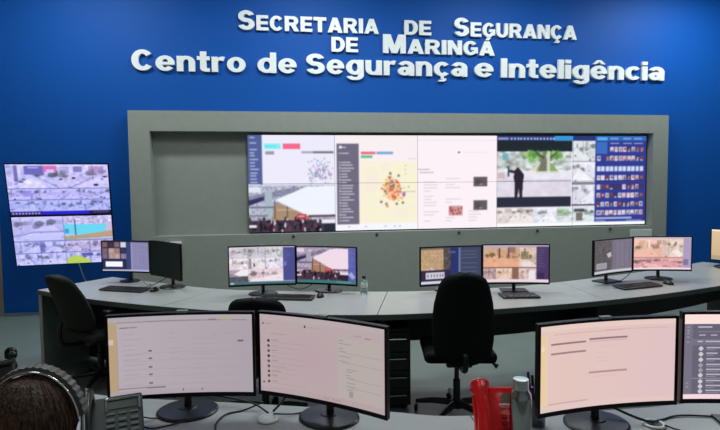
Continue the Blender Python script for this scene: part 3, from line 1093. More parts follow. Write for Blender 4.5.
def pic_form():
    p = Pic(240, 137, (240, 205, 205))
    p.a += (np.linspace(0, -8, 240)[None, :, None] * np.array((0.6, 0.6, -1.0)))
    p.rect(0, 0, 240, 9, (244, 214, 212), .8)
    p.rect(26, 15, 150, 16.4, (206, 168, 166), .8)
    p.rect(120, 13.5, 228, 15, (214, 176, 160), .8)
    p.rect(0, 14, 10, 126, (244, 212, 176))
    p.rect(10, 18, 14, 126, (246, 214, 196), .8)
    p.rect(2, 32, 8, 40, (250, 226, 210))
    p.rect(20, 29, 84, 31.6, (150, 116, 130), .9)
    p.rect(90, 26, 158, 28.8, (146, 112, 126), .9)
    p.rect(90, 31, 158, 32.2, (196, 158, 166), .8)
    p.rect(20, 44, 84, 46.6, (160, 124, 136), .9)
    for y in (40, 50, 58, 64):
        p.rect(104, y, 104 + rng.uniform(14, 30), y + 1.2, (224, 186, 188), .7)
    p.rect(90, 80, 158, 82.6, (176, 138, 148), .85)
    p.rect(100, 88, 140, 89, (224, 186, 188), .7)
    p.rect(16, 124, 88, 126.5, (206, 166, 178), .8)
    p.rect(0, 128, 240, 137, (238, 206, 212))
    return p


def pic_dark_list():
    p = Pic(240, 137, (104, 100, 118))
    p.rect(0, 0, 240, 16, (252, 226, 220))
    p.rect(0, 16, 14, 128, (120, 114, 132))
    for y in (20, 25, 30, 36, 44, 110, 116):
        p.rect(5, y, 9, y + 2.5, (170, 164, 178), .7)
    p.rect(22, 20, 44, 22.5, (214, 208, 216), .85)
    p.rect(22, 28, 100, 29.4, (150, 146, 160), .8)
    for x in (24, 42, 62, 80):
        p.rect(x, 33, x + 10, 35, (196, 190, 202), .8)
    p.rect(14, 40, 240, 50, (122, 118, 136), .8)
    p.rect(22, 43, 30, 45, (210, 204, 214), .8)
    p.rect(34, 43, 72, 45, (208, 202, 212), .8)
    for i, y in enumerate((55, 64, 73, 82, 90, 98, 108, 116, 124)):
        p.disc(27, y, 3.4, (206, 200, 208) if i not in (3, 4) else (160, 154, 168))
        p.rect(36, y - 2, 36 + rng.uniform(16, 44), y - .4, (206, 200, 210), .85)
        p.rect(36, y + 1.6, 36 + rng.uniform(12, 26), y + 2.8, (164, 158, 174), .8)
    p.rect(14, 103, 240, 104, (170, 164, 178), .8)
    p.rect(0, 129, 240, 137, (246, 218, 226))
    return p


def pic_tiles():
    p = Pic(120, 68, (210, 200, 210))
    for (x0, y0, x1, y1, b) in ((0, 2, 34, 20, (196, 190, 200)), (34, 2, 64, 20, (190, 184, 194)), (64, 2, 98, 20, (196, 196, 200)),
                                (0, 21, 34, 40, (228, 214, 222)), (34, 21, 66, 40, (222, 214, 220)), (66, 21, 98, 40, (222, 214, 230)),
                                (0, 41, 34, 62, (160, 146, 160)), (34, 41, 98, 62, (220, 196, 206))):
        p.street(x0, y0, x1, y1, b, dark=60, amp=16)
    p.poly([(8, 48), (20, 41), (34, 41), (34, 52), (20, 52)], (242, 236, 244))
    p.rect(0, 53, 34, 64, (52, 60, 76), .7)
    p.rect(44, 30, 46, 36, (40, 34, 44))
    p.rect(36, 21, 40, 40, (90, 84, 96), .6)
    p.poly([(36, 60), (98, 48), (98, 62), (36, 64)], (240, 232, 240), .8)
    for x in (34, 65):
        p.rect(x, 2, x + 1, 40, (90, 84, 100), .6)
    p.rect(98, 2, 120, 62, (74, 78, 142))
    p.lines(100, 8, 7, 4, 6, 14, (116, 120, 176))
    p.rect(100, 28, 103, 36, (150, 160, 210), .7)
    p.rect(0, 63, 120, 68, (70, 110, 120))
    p.rect(2, 64, 8, 66, (220, 236, 240))
    return p


def pic_market_small():
    p = Pic(120, 68, (120, 110, 130))
    market(p, 0, 2, 104, 62)
    p.a[2:62, :104] = p.a[2:62, :104] * np.array((1.0, .90, .92))
    p.rect(104, 2, 120, 62, (92, 96, 170))
    p.lines(105, 6, 8, 4, 4, 11, (134, 138, 200))
    p.poly([(104, 50), (110, 44), (118, 54), (112, 58)], (190, 200, 236), .7)
    p.rect(0, 62, 120, 68, (60, 120, 120))
    p.rect(80, 63, 110, 66, (110, 150, 150), .7)
    return p


def pic_sand_map():
    p = Pic(120, 68, (54, 58, 82))
    p.rect(0, 2, 46, 42, (190, 158, 122))
    p.noise(0, 2, 46, 42, 12, 2)
    p.rect(0, 2, 46, 5, (120, 104, 92), .7)
    p.rect(46, 2, 60, 42, (88, 78, 78))
    p.noise(46, 2, 60, 42, 14, 2)
    for x, y in ((12, 40), (20, 37), (24, 40), (34, 42)):
        p.rect(x, y, x + 4, y + 5, (214, 196, 206), .9)
    p.rect(0, 42, 60, 62, (50, 44, 72))
    p.rect(10, 46, 48, 58, (214, 208, 220))
    for x in (13, 20, 26, 32, 38, 43):
        p.rect(x, 49, x + 3, 55, (120, 112, 140), .8)
    p.rect(60, 2, 76, 62, (44, 54, 108))
    p.rect(60, 8, 70, 12, (96, 112, 160), .7)
    p.rect(76, 2, 80, 62, (104, 124, 156))
    p.rect(80, 2, 120, 62, (66, 72, 98))
    for y in (8, 14, 20, 30, 38, 46):
        p.rect(82, y, 112, y + 1.5, (92, 100, 128), .8)
    p.rect(0, 62, 120, 67, (214, 216, 226))
    return p


def pic_crossing():
    p = Pic(120, 68, (216, 170, 142))
    p.rect(0, 0, 120, 5, (190, 170, 190))
    p.street(0, 5, 68, 40, (222, 172, 138), sky=(206, 170, 140), dark=50, amp=14)
    p.rect(0, 24, 66, 40, (226, 164, 136), .6)
    p.street(68, 5, 98, 40, (206, 180, 160), dark=70, amp=20)
    p.rect(70, 12, 84, 26, (120, 110, 76), .7)
    p.poly([(70, 32), (86, 28), (98, 38), (90, 44), (72, 40)], (236, 226, 232), .8)
    p.rect(29, 6, 32, 24, (96, 66, 66), .9)
    p.rect(46, 6, 49, 22, (96, 66, 66), .8)
    p.rect(46, 4, 60, 14, (110, 84, 100), .6)
    p.rect(68, 4, 69.5, 40, (226, 206, 186), .9)
    p.rect(0, 40, 98, 42, (110, 70, 66), .8)
    p.street(0, 42, 24, 62, (176, 150, 150), dark=60, amp=18)
    p.street(24, 42, 54, 62, (222, 190, 170), dark=40, amp=12)
    p.rect(54, 42, 66, 62, (120, 84, 76), .8)
    p.street(66, 42, 98, 62, (206, 180, 172), dark=70, amp=18)
    p.rect(84, 46, 96, 62, (240, 226, 232))
    p.rect(98, 3, 120, 62, (76, 60, 104))
    p.lines(100, 8, 7, 5, 6, 14, (122, 104, 160))
    p.rect(100, 50, 112, 62, (58, 46, 80))
    p.rect(0, 62, 120, 67, (232, 216, 232))
    return p


def pic_dim():
    p = Pic(120, 68, (112, 106, 116))
    p.rect(0, 2, 58, 62, (96, 90, 94))
    p.noise(0, 2, 58, 62, 7, 3)
    p.poly([(42, 28), (56, 24), (58, 34), (48, 36)], (196, 188, 186))
    p.rect(8, 46, 44, 58, (168, 164, 170))
    p.rect(12, 49, 40, 55, (150, 146, 156), .8)
    p.rect(64, 2, 120, 62, (124, 118, 136))
    for x in (70, 84, 98, 112):
        p.rect(x, 6, x + 2, 60, (104, 100, 120), .7)
    p.lines(72, 8, 10, 5, 10, 40, (140, 134, 152))
    p.rect(0, 62, 120, 67, (206, 204, 212))
    return p


def pic_pink_cross():
    p = Pic(120, 68, (226, 178, 168))
    p.rect(0, 0, 120, 4, (206, 186, 196))
    p.street(0, 4, 62, 42, (230, 186, 166), dark=36, amp=10)
    p.street(62, 4, 104, 42, (220, 196, 184), dark=46, amp=14)
    p.rect(0, 24, 62, 42, (234, 182, 166), .6)
    p.rect(32, 6, 36, 22, (242, 226, 230))
    p.rect(50, 6, 60, 16, (160, 130, 140), .6)
    p.poly([(80, 30), (94, 26), (104, 36), (98, 42)], (246, 238, 232), .9)
    p.rect(0, 42, 120, 44, (150, 106, 110), .7)
    p.street(0, 44, 104, 64, (224, 166, 170), dark=40, amp=12)
    p.rect(104, 2, 120, 64, (172, 158, 192))
    p.rect(104, 46, 114, 58, (120, 106, 150), .8)
    p.rect(0, 64, 120, 68, (240, 226, 232))
    return p


def pic_blocks():
    p = Pic(120, 68, (44, 44, 86))
    cols = [(112, 86, 92), (60, 44, 52), (120, 96, 104), (200, 206, 222), (120, 88, 96), (180, 150, 146), (150, 118, 112), (50, 46, 80), (110, 96, 120), (170, 140, 140), (184, 150, 150), (130, 116, 150)]
    for i, c in enumerate(cols):
        x, y = (i % 4) * 15, (i // 4) * 13 + 2
        p.rect(x + .5, y + .5, x + 14.5, y + 12.5, c)
        p.disc(x + 7, y + 6, 4, np.minimum(np.array(c) + 22, 255), .6)
    p.rect(8, 46, 50, 58, (250, 248, 252))
    p.rect(60, 2, 72, 64, (58, 70, 112))
    p.rect(72, 2, 76, 64, (150, 150, 196))
    p.rect(76, 2, 120, 64, (136, 134, 174))
    for x in (84, 94, 104):
        p.rect(x, 8, x + 1, 60, (120, 118, 160), .7)
    p.lines(78, 8, 10, 5, 14, 40, (156, 154, 190))
    p.rect(0, 64, 120, 68, (176, 180, 214))
    return p


def pic_off():
    p = Pic(16, 9, (12, 22, 20))
    return p


def pic_beige():
    p = Pic(120, 68, (214, 186, 146))
    p.rect(0, 0, 120, 4, (236, 228, 214))
    p.a += np.linspace(10, -8, 68)[:, None, None]
    p.rect(0, 58, 120, 68, (160, 150, 130), .6)
    return p


NW, NH = .560, .319


def sc(P, k):
    return (P[0] * k, P[1] * k, CAM_Z + (P[2] - CAM_Z) * k)


GN = 'large monitors on the foreground desk'
monitor('leftmost foreground monitor, pale lilac page with a tan strip along its left edge', sc((-.44, 2.377, .962), .925), -3.7, NW, NH, tone(pic_page_left(), (.855, .868, .847)), group=GN)
monitor('foreground monitor angled inwards, pink page with a column of dark round avatars', sc((.141, 2.217, .955), .925), -35.4, NW, NH, tone(pic_chat(), (.876, .907, .866)), group=GN)
monitor('foreground monitor behind the steel bottle, pale pink form with grey heading bars', sc((1.289, 1.962, .960), .925), 3.0, NW, NH, tone(pic_form(), (.95, .965, .92)), group=GN)
lx, ly = 1.452 * 1.0, 1.775 * 1.0
yw = -16.0
monitor('foreground monitor cut by the right picture edge, dark grey contact list under a white bar',
        (lx + .012 + NW / 2 * math.cos(R(yw)), ly + NW / 2 * math.sin(R(yw)), 1.044), yw, NW, NH, pic_dark_list(), group=GN, base='plate', tab=False)

GB = 'monitors on the curved desk'


def back_monitor(label, P, k, yaw, pic, **kw):
    monitor(label, sc(P, k), yaw, .518 * k, .302 * k, soft(pic, 1), radius=2.0, bez=.009 * k, group=GB, **kw)


back_monitor('left monitor by the televisions, face tiles above a white caption box', (-1.578, 5.719, .976), .95, -18.2, pic_blocks(), tab=False)
back_monitor('unlit dark monitor turned sharply sideways beside the face-tile monitor', (-1.058, 5.054, 1.02), 1.0, -50.1, pic_off(), base='disc')
back_monitor('monitor behind the low black chair, grid of pale street cameras and blue strip', (-.164, 4.368, 1.043), 1.045, -.3, pic_tiles())
back_monitor('monitor showing a white market canopy, beside the small clear bottle', (.355, 4.465, 1.013), 1.03, -24.0, pic_market_small())
back_monitor('monitor half hidden by the tall black chair, sandy map and caption box', (1.369, 4.253, 1.013), 1.04, 2.7, pic_sand_map(), tab=False)
back_monitor('monitor right of the tall black chair, orange-toned street crossing camera', (1.859, 4.099, 1.033), 1.045, -11.9, pic_crossing(), base='plate')
back_monitor('dim grey monitor turned sideways beside the pink crossing monitor', (2.997, 4.529, 1.004), 1.0, 20.0, pic_dim(), base='plate', tab=False)
back_monitor('monitor in front of the blue wall corner, washed-out pink crossing camera', (3.516, 4.566, 1.011), 1.0, -12.1, pic_pink_cross())
yw = -65.0
monitor('beige-lit monitor at the far right end of the curved desk', (4.68 + .29 * math.cos(R(yw)), 5.32 + .29 * math.sin(R(yw)), .985), yw, .56, .33, pic_beige(), radius=2.0, group=GB, tab=False, basey=.03, base_r=.20, base_off=-.10)

# ------------------------------------------------------------------ keyboards, mice and small things on the curved desk


def keyboard(label, x, y, rz, w=.44, d=.14):
    t = thing('keyboard', label, 'keyboard', (x, y, DZ), R(rz), 'keyboards on the curved desk')
    obj('case', bx(-w / 2, w / 2, -d / 2, d / 2, 0.007, .021, bev=.004, rot=(R(3), 0, 0)), m_dark, t)
    bm = B()
    for r_ in range(5):
        for c_ in range(15):
            if r_ == 0 and 3 < c_ < 10:
                continue
            cx = -w / 2 + .02 + (c_ + .5) * (w - .04) / 15
            cy = -d / 2 + .014 + (r_ + .5) * (d - .028) / 5
            box(bm, cx - .0105, cx + .0105, cy - .009, cy + .009, .018 + .052 * cy, .0255 + .052 * cy)
    box(bm, -.07, .06, -d / 2 + .016, -d / 2 + .034, .015, .022)
    k = obj('keys', bm, m_black, t)
    k['kind'] = 'stuff'
    return t


def mouse(label, x, y, rz):
    t = thing('computer_mouse', label, 'mouse', (x, y, DZ), R(rz), 'mice on the curved desk')
    bm = B()
    ellipsoid(bm, (0, 0, 0.002), (.031, .055, .034))
    bmesh.ops.bisect_plane(bm, geom=bm.verts[:] + bm.edges[:] + bm.faces[:], plane_co=(0, 0, .001), plane_no=(0, 0, -1), clear_outer=True)
    obj('shell', bm, m_black, t, smooth=True)
    obj('scroll_wheel', lathe(B(), [(.007, -.003), (.009, 0), (.007, .003)], 12), m_mid, t, (0, .03, .029), (0, R(90), 0))
    return t


keyboard('black keyboard at the left end under the face-tile monitor', -1.40, 5.02, -24)
mouse('black mouse between the left keyboard and the unlit monitor', -1.13, 4.94, -20)
keyboard('black keyboard behind the low black chair', .03, 4.40, -16)
mouse('black mouse in front of the market canopy monitor', .30, 4.42, -10)
keyboard('dark keyboard under the dim grey and pink crossing monitors', 3.08, 4.30, 12)
mouse('small black mouse right of the dim monitor keyboard', 3.43, 4.37, 10)

# telephone pad in front of the crossing monitor
t = thing('control_pad', 'black square control pad lying in front of the orange crossing monitor', 'control pad', (1.90, 4.13, DZ), R(-8))
obj('body', bx(-.15, .15, -.09, .09, 0, .016, bev=.004), m_black, t)
obj('inset', bx(-.115, .115, -.06, .05, .016, .019), m_dark, t)
for i in range(5):
    obj('button', bx(-.10 + i * .045, -.07 + i * .045, -.08, -.065, .016, .021), m_mid, t)

# small clear bottle
t = thing('water_bottle', 'small clear plastic bottle with dark cap beside the market canopy monitor', 'bottle', (.675, 4.47, DZ))
obj('body', lathe(B(), [(.028, 0), (.031, .006), (.031, .04), (.028, .05), (.031, .06), (.031, .09), (.022, .115), (.012, .128), (.012, .135)], 24), m_clear, t, smooth=True)
obj('cap', lathe(B(), [(.015, .130), (.015, .152), (.012, .155)], 20), m_black, t)
obj('label_band', lathe(B(), [(.0318, .058), (.0318, .086)], 24), m_white, t)

# ------------------------------------------------------------------ cables


def cable(label, pts, rad=.0035, m=None, group='cables on the desks'):
    o = obj('cable', tube(B(), spline(pts, 8), rad, 6), m or m_cable, None, smooth=True)
    return tag(o, label, 'cable', group)


zc = DZ + .005
cable('black cable looping between the two monitors left of the small bottle', [(-.02, 4.62, .90), (.04, 4.66, .82), (.16, 4.68, DZ + .02), (.28, 4.68, .84), (.34, 4.66, .90)])
cable('black cable trailing from the unlit sideways monitor', [(-1.02, 5.08, .88), (-1.10, 5.16, .82), (-1.20, 5.2, DZ + .01), (-1.25, 5.28, zc)])
cable('pale cable behind the face-tile monitor stand', [(-1.36, 5.26, .84), (-1.28, 5.2, .80), (-1.20, 5.12, zc), (-1.14, 5.08, zc)], m=m_mid)
cable('black cable hanging between the dim and pink monitors', [(3.26, 4.62, .87), (3.2, 4.62, .80), (3.08, 4.56, zc), (2.98, 4.5, zc)])
cable('thin cable hanging from the lower television to the desk end', [(-2.62, 7.40, .70), (-2.58, 7.45, .5), (-2.5, 7.55, .2), (-2.5, 7.6, .01)], .006, m_mid)
cable('black cable curling beside the left white grommet', [(-.26, 2.03, zc), (-.27, 2.12, zc), (-.24, 2.20, zc), (-.17, 2.23, zc), (-.09, 2.24, .79)])
cable('black cable running from the round stand into the left white grommet', [(-.33, 2.34, .80), (-.22, 2.30, .79), (-.13, 2.24, .785), (-.07, 2.17, .772)], .004)
cable('dark cable dropping from the angled monitor into the left grommet', [(.02, 2.24, .84), (-.01, 2.22, .80), (-.05, 2.18, .772)], .005)
cable('thin cable stretched from the left grommet towards the angled monitor stand', [(-.05, 2.15, .775), (.04, 2.16, zc), (.12, 2.2, zc)], .003)
cable('upper of two thin cables between the dark telephone and the round stand', [(-.59, 2.20, .785), (-.52, 2.21, zc), (-.44, 2.235, zc), (-.36, 2.25, zc)], .003)
cable('lower of two thin cables between the dark telephone and the round stand', [(-.59, 2.14, .785), (-.52, 2.12, zc), (-.46, 2.13, zc), (-.40, 2.16, zc)], .003)
cable('black cable running from the pink form monitor into the right grommet', [(1.27, 1.93, .81), (1.32, 1.88, .79), (1.37, 1.85, .775), (1.40, 1.84, .772)], .005)
cable('black cable from the right grommet towards the contact-list monitor', [(1.40, 1.84, .775), (1.46, 1.87, zc), (1.56, 1.89, zc), (1.74, 1.84, zc)], .0035)
cable('thin cable drooping from the right grommet to the desk front', [(1.42, 1.81, .772), (1.46, 1.77, zc), (1.52, 1.74, zc), (1.55, 1.66, zc)], .003)
cable('black telephone cord left of the red telephone', [(.66, 1.86, .785), (.62, 1.85, zc), (.60, 1.80, zc), (.60, 1.72, zc)], .004)

for lab, x, y in (('white oval cable grommet between the two left foreground monitors', -.07, 2.13), ('white cable grommet ring below the pink form monitor', 1.40, 1.84)):
    t = thing('cable_grommet', lab, 'grommet', (x, y, DZ), 0, 'cable grommets')
    bm = B()
    N = 32
    prof = [(.040, .001), (.044, .004), (.038, .009), (.030, .008), (.028, .002)]
    rings = [[bm.verts.new((r_ * math.cos(2 * PI * k / N), r_ * math.sin(2 * PI * k / N), z)) for k in range(N)] for r_, z in prof]
    for a, b in zip(rings, rings[1:]):
        for k in range(N):
            bm.faces.new((a[k], a[(k + 1) % N], b[(k + 1) % N], b[k]))
    obj('ring', bm, m_white, t, smooth=True)
    obj('lid', lathe(B(), [(.03, .001), (.03, .006)], 32), m_white if x < 0 else m_dark, t)

# ------------------------------------------------------------------ office chairs


def cushion(hw, z0, z1, th, nu=24, nv=24, bow=.03, lean=0.0):
    """padded back: hw(t) half width, t from 0 at the bottom to 1 at the top; padded side faces +Y"""
    bm = B()
    fr, bk = [], []
    for j in range(nv + 1):
        t = j / nv
        e = (1 - abs(2 * t - 1) ** 6) ** .5
        a, b = [], []
        for i in range(nu + 1):
            s = -1 + 2 * i / nu
            s = math.sin(s * PI / 2)
            x = hw(t) * s
            z = z0 + (z1 - z0) * t
            c = bow * s * s + lean * (t - .5) + .02 * math.sin(t * PI)
            k = max(0.0, 1 - abs(s) ** 5) ** .5 * e
            a.append(bm.verts.new((x, c + th * .55 * k, z)))
            b.append(bm.verts.new((x, c - th * .45 * k, z)))
        fr.append(a)
        bk.append(b)
    for j in range(nv):
        for i in range(nu):
            bm.faces.new((fr[j][i + 1], fr[j][i], fr[j + 1][i], fr[j + 1][i + 1]))
            bm.faces.new((bk[j][i], bk[j][i + 1], bk[j + 1][i + 1], bk[j + 1][i]))
    bmesh.ops.remove_doubles(bm, verts=bm.verts, dist=1e-5)
    return bm


def office_chair(label, loc, rz, hw, zb, zt, mf, lean=-.05, arms=False, backy=-.26, seat_z=.47, sw=.25):
    """local +Y is the way the sitter faces"""
    t = thing('office_chair', label, 'chair', loc, R(rz), 'office chairs at the curved desk')
    obj('backrest', cushion(hw, zb, zt, .07, lean=lean, bow=.05), mf, t, (0, backy, 0), smooth=True)
    bm = B()
    box(bm, -sw, sw, -.22, .24, seat_z - .05, seat_z + .03, bev=.035, seg=4)
    obj('seat', bm, mf, t)
    bm = B()
    tube(bm, spline([(0, -.02, seat_z - .075), (0, -.24, seat_z - .07), (0, backy - .035, seat_z - .02), (0, backy - .03, zb + .10)], 5), .018, 8)
    obj('back_support', bm, m_black, t, smooth=True)
    obj('mechanism', bx(-.09, .09, -.14, .14, seat_z - .10, seat_z - .05, bev=.01), m_black, t)
    bm = B()
    tube(bm, [(.08, -.05, seat_z - .08), (.24, -.07, seat_z - .085), (.275, -.08, seat_z - .11)], [.007, .007, .018], 8)
    obj('lever', bm, m_black, t)
    obj('gas_column', lathe(B(), [(.026, .10), (.026, .27), (.017, .275), (.017, seat_z - .09)], 16), m_black, t)
    obj('hub', lathe(B(), [(.045, .065), (.045, .12), (.03, .13)], 16), m_black, t)
    for k in range(5):
        a = 2 * PI * k / 5 + .35
        ca, sa = math.cos(a), math.sin(a)
        lg = obj('leg', tube(B(), [(.03 * ca, .03 * sa, .10), (.18 * ca, .18 * sa, .095), (.30 * ca, .30 * sa, .075)], [.026, .022, .016], 8), m_black, t)
        bm = B()
        for o_ in (-.014, .014):
            lathe(bm, [(.027, -.009), (.027, .009)], 16)
        ca_ = obj('caster', bm, m_black, lg, (.30 * ca, .30 * sa, .0275), (R(90), 0, a + PI / 2))
    if arms:
        for s in (-1, 1):
            bm = B()
            tube(bm, spline([(s * .2, .05, seat_z - .04), (s * .29, .05, seat_z - .02), (s * .30, .03, seat_z + .10), (s * .30, .0, seat_z + .20)], 5), .014, 8)
            ar = obj('armrest', bm, m_black, t, smooth=True)
            obj('arm_pad', bx(s * .30 - .035, s * .30 + .035, -.14, .12, seat_z + .195, seat_z + .225, bev=.012, seg=3), m_black, ar)
    return t


def hw_tall(t):
    pts = [(0, .12), (.03, .175), (.09, .215), (.25, .236), (.45, .240), (.65, .226), (.85, .192), (.93, .160), (.98, .105), (1, .03)]
    for (a, b), (c, d) in zip(pts, pts[1:]):
        if t <= c:
            return b + (d - b) * (t - a) / (c - a)
    return .03


def hw_low(t):
    return .20 * (1 - abs(2 * t - 1) ** 5) ** .4 + .005


office_chair('tall black office chair seen from behind, tucked at the middle of the curved desk', (1.232, 3.70, 0), -10, lambda q: hw_tall(q) * .87, .48, 1.112, m_fabric, backy=-.36, seat_z=.50)
office_chair('low black office chair mostly hidden behind the foreground monitors', (-.14, 3.86, 0), -14, hw_low, .52, .935, m_fabric, backy=-.22)
office_chair('dark olive office chair at the left end of the curved desk', (-1.56, 4.82, 0), -40, hw_tall, .50, 1.0, m_fabric2, lean=-.20, arms=True, backy=-.30)

# ------------------------------------------------------------------ foreground telephones, bottle, pens


def desk_phone(label, loc, rz, tilt, body, keym, hand, w, h, lcd_m, name='desk_telephone', trim=None, hs_w=.052):
    """local: keypad plate rises from the front edge (y=0) backwards; tilt in degrees from the desk"""
    t = thing(name, label, 'telephone', loc, R(rz), 'desk telephones')
    ct, st = math.cos(R(tilt)), math.sin(R(tilt))
    rot = (R(tilt), 0, 0)
    obj('body', bx(-w / 2, w / 2, 0, h, .004, .034, bev=.008, rot=rot, piv=(0, 0, 0)), body, t, (0, 0, .004))
    # wedge foot behind
    pts = [(0.02 * ct, .004), (h * ct * .97, h * st * .93), (h * ct * 1.0, .004)]
    bm = B()
    a = [bm.verts.new((-w * .42, y, z)) for y, z in pts]
    b = [bm.verts.new((w * .42, y, z)) for y, z in pts]
    bm.faces.new(a)
    bm.faces.new(list(reversed(b)))
    for i in range(3):
        bm.faces.new((a[i], b[i], b[(i + 1) % 3], a[(i + 1) % 3]))
    obj('stand', bm, body, t)

    def on_plate(nm, bm_, m_, parent=t):
        return obj(nm, bm_, m_, parent, (0, 0, .004), rot)
    x0 = -w / 2 + hs_w + .022
    x1 = w / 2 - .012
    dp = on_plate('display', bx(x0 + .012, x1 - .008, h * .70, h * .86, .034, .0365), lcd_m)
    if trim:
        bm = B()
        box(bm, x0, x1 + .004, h * .875, h * .93, .033, .041, bev=.003)
        box(bm, x0, x0 + .011, h * .64, h * .90, .033, .040, bev=.003)
        box(bm, x1 - .007, x1 + .004, h * .64, h * .90, .033, .040, bev=.003)
        on_plate('display_trim', bm, trim)
    else:
        bm = B()
        box(bm, x0, x1, h * .665, h * .69, .033, .037)
        on_plate('display_trim', bm, m_white)
    cw = (x1 - x0) / 3
    for r_ in range(4):
        for c_ in range(3):
            cx = x0 + (c_ + .5) * cw
            cy = h * (.12 + .115 * r_)
            on_plate('key', bx(cx - cw * .36, cx + cw * .36, cy - h * .036, cy + h * .036, .033, .040, bev=.002, seg=1), keym)
    for c_ in range(3):
        cx = x0 + (c_ + .5) * cw
        on_plate('soft_key', bx(cx - cw * .36, cx + cw * .36, h * .60 - .004, h * .60 + .004, .033, .038), keym)
    # handset lying in its cradle along the left side
    hx = -w / 2 + hs_w / 2 - .010
    bm = B()
    pr = spline([(hx, h * .02, .055), (hx, h * .14, .066), (hx, h * .5, .078), (hx, h * .88, .070), (hx, h * 1.02, .058)], 5)
    rr = [hs_w * .5 * (0.62 + .38 * abs(2 * i / (len(pr) - 1) - 1) ** 1.5) for i in range(len(pr))]
    tube(bm, pr, rr, 16)
    ellipsoid(bm, (hx, h * .10, .050), (hs_w * .52, h * .13, .026))
    ellipsoid(bm, (hx, h * .93, .050), (hs_w * .52, h * .13, .026))
    on_plate('handset', bm, hand)
    for p_ in t.children:
        if p_.name.startswith('handset'):
            p_.data.polygons.foreach_set('use_smooth', [True] * len(p_.data.polygons))
    return t


desk_phone('red telephone with upright handset beside the steel bottle', (.758, 1.775, DZ), -9, 58, m_red, m_redkey, m_red, .186, .196, m_lcd, hs_w=.070)
desk_phone('dark grey telephone with silver-trimmed display below the lilac monitor', (-.602, 1.96, DZ), 16, 32, mat('slate_plastic', (52, 62, 62), .4), mat('slate_key', (96, 110, 108), .45), m_gloss, .205, .21, mat('dim_lcd', (84, 98, 94), .3), trim=m_steel)
desk_phone('black telephone with glossy handset at the left picture edge beyond the person', (-1.40, 2.79, DZ), 205, 36, m_black, m_dark, m_gloss, .19, .17, m_dark)

t = thing('steel_bottle', 'brushed steel drinking bottle with steel cap right of the red telephone', 'bottle', (.792, 1.70, DZ))
obj('body', lathe(B(), [(.034, 0), (.0365, .004), (.0365, .205), (.034, .222), (.027, .232), (.0255, .236)], 40), m_steel, t, smooth=True)
obj('cap', lathe(B(), [(.0262, .2365), (.0265, .24), (.0265, .266), (.0255, .2705), (.012, .2715)], 40), mat('pale_steel', (198, 206, 204), .35, .85), t, smooth=True)
for p_ in t.children:
    m_ = p_.modifiers.new('edges', 'EDGE_SPLIT')
    m_.split_angle = R(35)

CX, CY = .955, 1.915
t = thing('pen_cup', 'clear dark-rimmed cup with pens half hidden behind the pink form monitor', 'pen cup', (CX, CY, DZ))
bm = B()
prof = [(.034, 0), (.040, .10), (.042, .11), (.040, .11), (.0375, .10), (.031, .006)]
lathe(bm, prof, 28)
obj('cup', bm, mat('smoked_plastic', (150, 170, 190), .12, trans=.75), t, smooth=True)
for i, (dx, dy, tx, ty, L, m_) in enumerate(((-.018, .004, -.10, .05, .20, m_bluepen), (-.006, -.012, .02, -.1, .195, m_white), (.012, .006, .08, .05, .15, m_bluepen), (.0, .014, -.02, .12, .18, m_black), (-.014, -.010, -.12, -.08, .15, m_bluepen))):
    pn = tag(obj('pen', tube(B(), [(0, 0, 0), (0, 0, .01), (0, 0, L * .72), (0, 0, L * .725), (0, 0, L)], [.0015, .0042, .0042, .0052, .0052], 10), m_, None, (CX + dx * .5, CY + dy * .5, DZ + .008), (-ty, tx, 0)),
             ['blue capped pen leaning left in the pen cup', 'white pen standing in the pen cup', 'blue pen leaning right in the pen cup behind the monitor', 'black pen at the back of the pen cup', 'short blue pen at the front of the pen cup'][i], 'pen', 'pens in the cup')
t = tag(obj('note_block', bx(-.05, .05, -.05, .05, 0, .02), m_paper, None, (.90, 1.73, DZ), (0, 0, R(14))), 'yellow note block on the desk beside the steel bottle', 'note block')

# ------------------------------------------------------------------ seated person with headset
HX, HY, HZ = -.578, 1.315, 1.155     # head centre
HR = (.078, .098, .104)


def limb(bm, pts, rads):
    """tapered limb from spheres joined by cones"""
    P = spline(pts, 4)
    n = len(P)
    rr = np.interp(np.linspace(0, len(rads) - 1, n), np.arange(len(rads)), rads)
    tube(bm, P, [float(v) for v in rr], 14)
    for k in (0, n - 1):
        ellipsoid(bm, P[k], (rr[k],) * 3, 12, 8)


def merged(name, bm, m, parent, voxel, smooth=4):
    o = obj(name, bm, m, parent)
    r_ = o.modifiers.new('union', 'REMESH')
    r_.mode = 'VOXEL'
    r_.voxel_size = voxel
    r_.use_smooth_shade = True
    s_ = o.modifiers.new('soften', 'SMOOTH')
    s_.factor = .5
    s_.iterations = smooth
    return o


person = thing('person', 'seated person with dark brown hair seen from behind, wearing a headset', 'person', (HX, HY - .05, 0))
# local coordinates: the person faces +Y, origin on the floor under the seat
hz = HZ
bm = B()
ellipsoid(bm, (0, .05, hz), HR, 28, 20)
ellipsoid(bm, (0, .085, hz - .055), (.062, .066, .062))        # jaw and cheeks
ellipsoid(bm, (0, .148, hz - .02), (.011, .016, .018))         # nose
ellipsoid(bm, (0, .138, hz - .062), (.022, .009, .008))        # lips
ellipsoid(bm, (0, .136, hz - .095), (.024, .014, .014))        # chin
for s in (-1, 1):
    ellipsoid(bm, (s * .080, .045, hz - .018), (.009, .019, .031))   # ears
    ellipsoid(bm, (s * .030, .137, hz + .022), (.020, .008, .007))   # brow
limb(bm, [(0, .035, hz - .07), (0, .025, hz - .125), (0, .012, hz - .185)], [.055, .052, .062])
ellipsoid(bm, (0, .01, hz - .31), (.165, .10, .13))
ellipsoid(bm, (0, .015, hz - .46), (.150, .10, .17))
ellipsoid(bm, (0, .0, hz - .62), (.165, .12, .10))
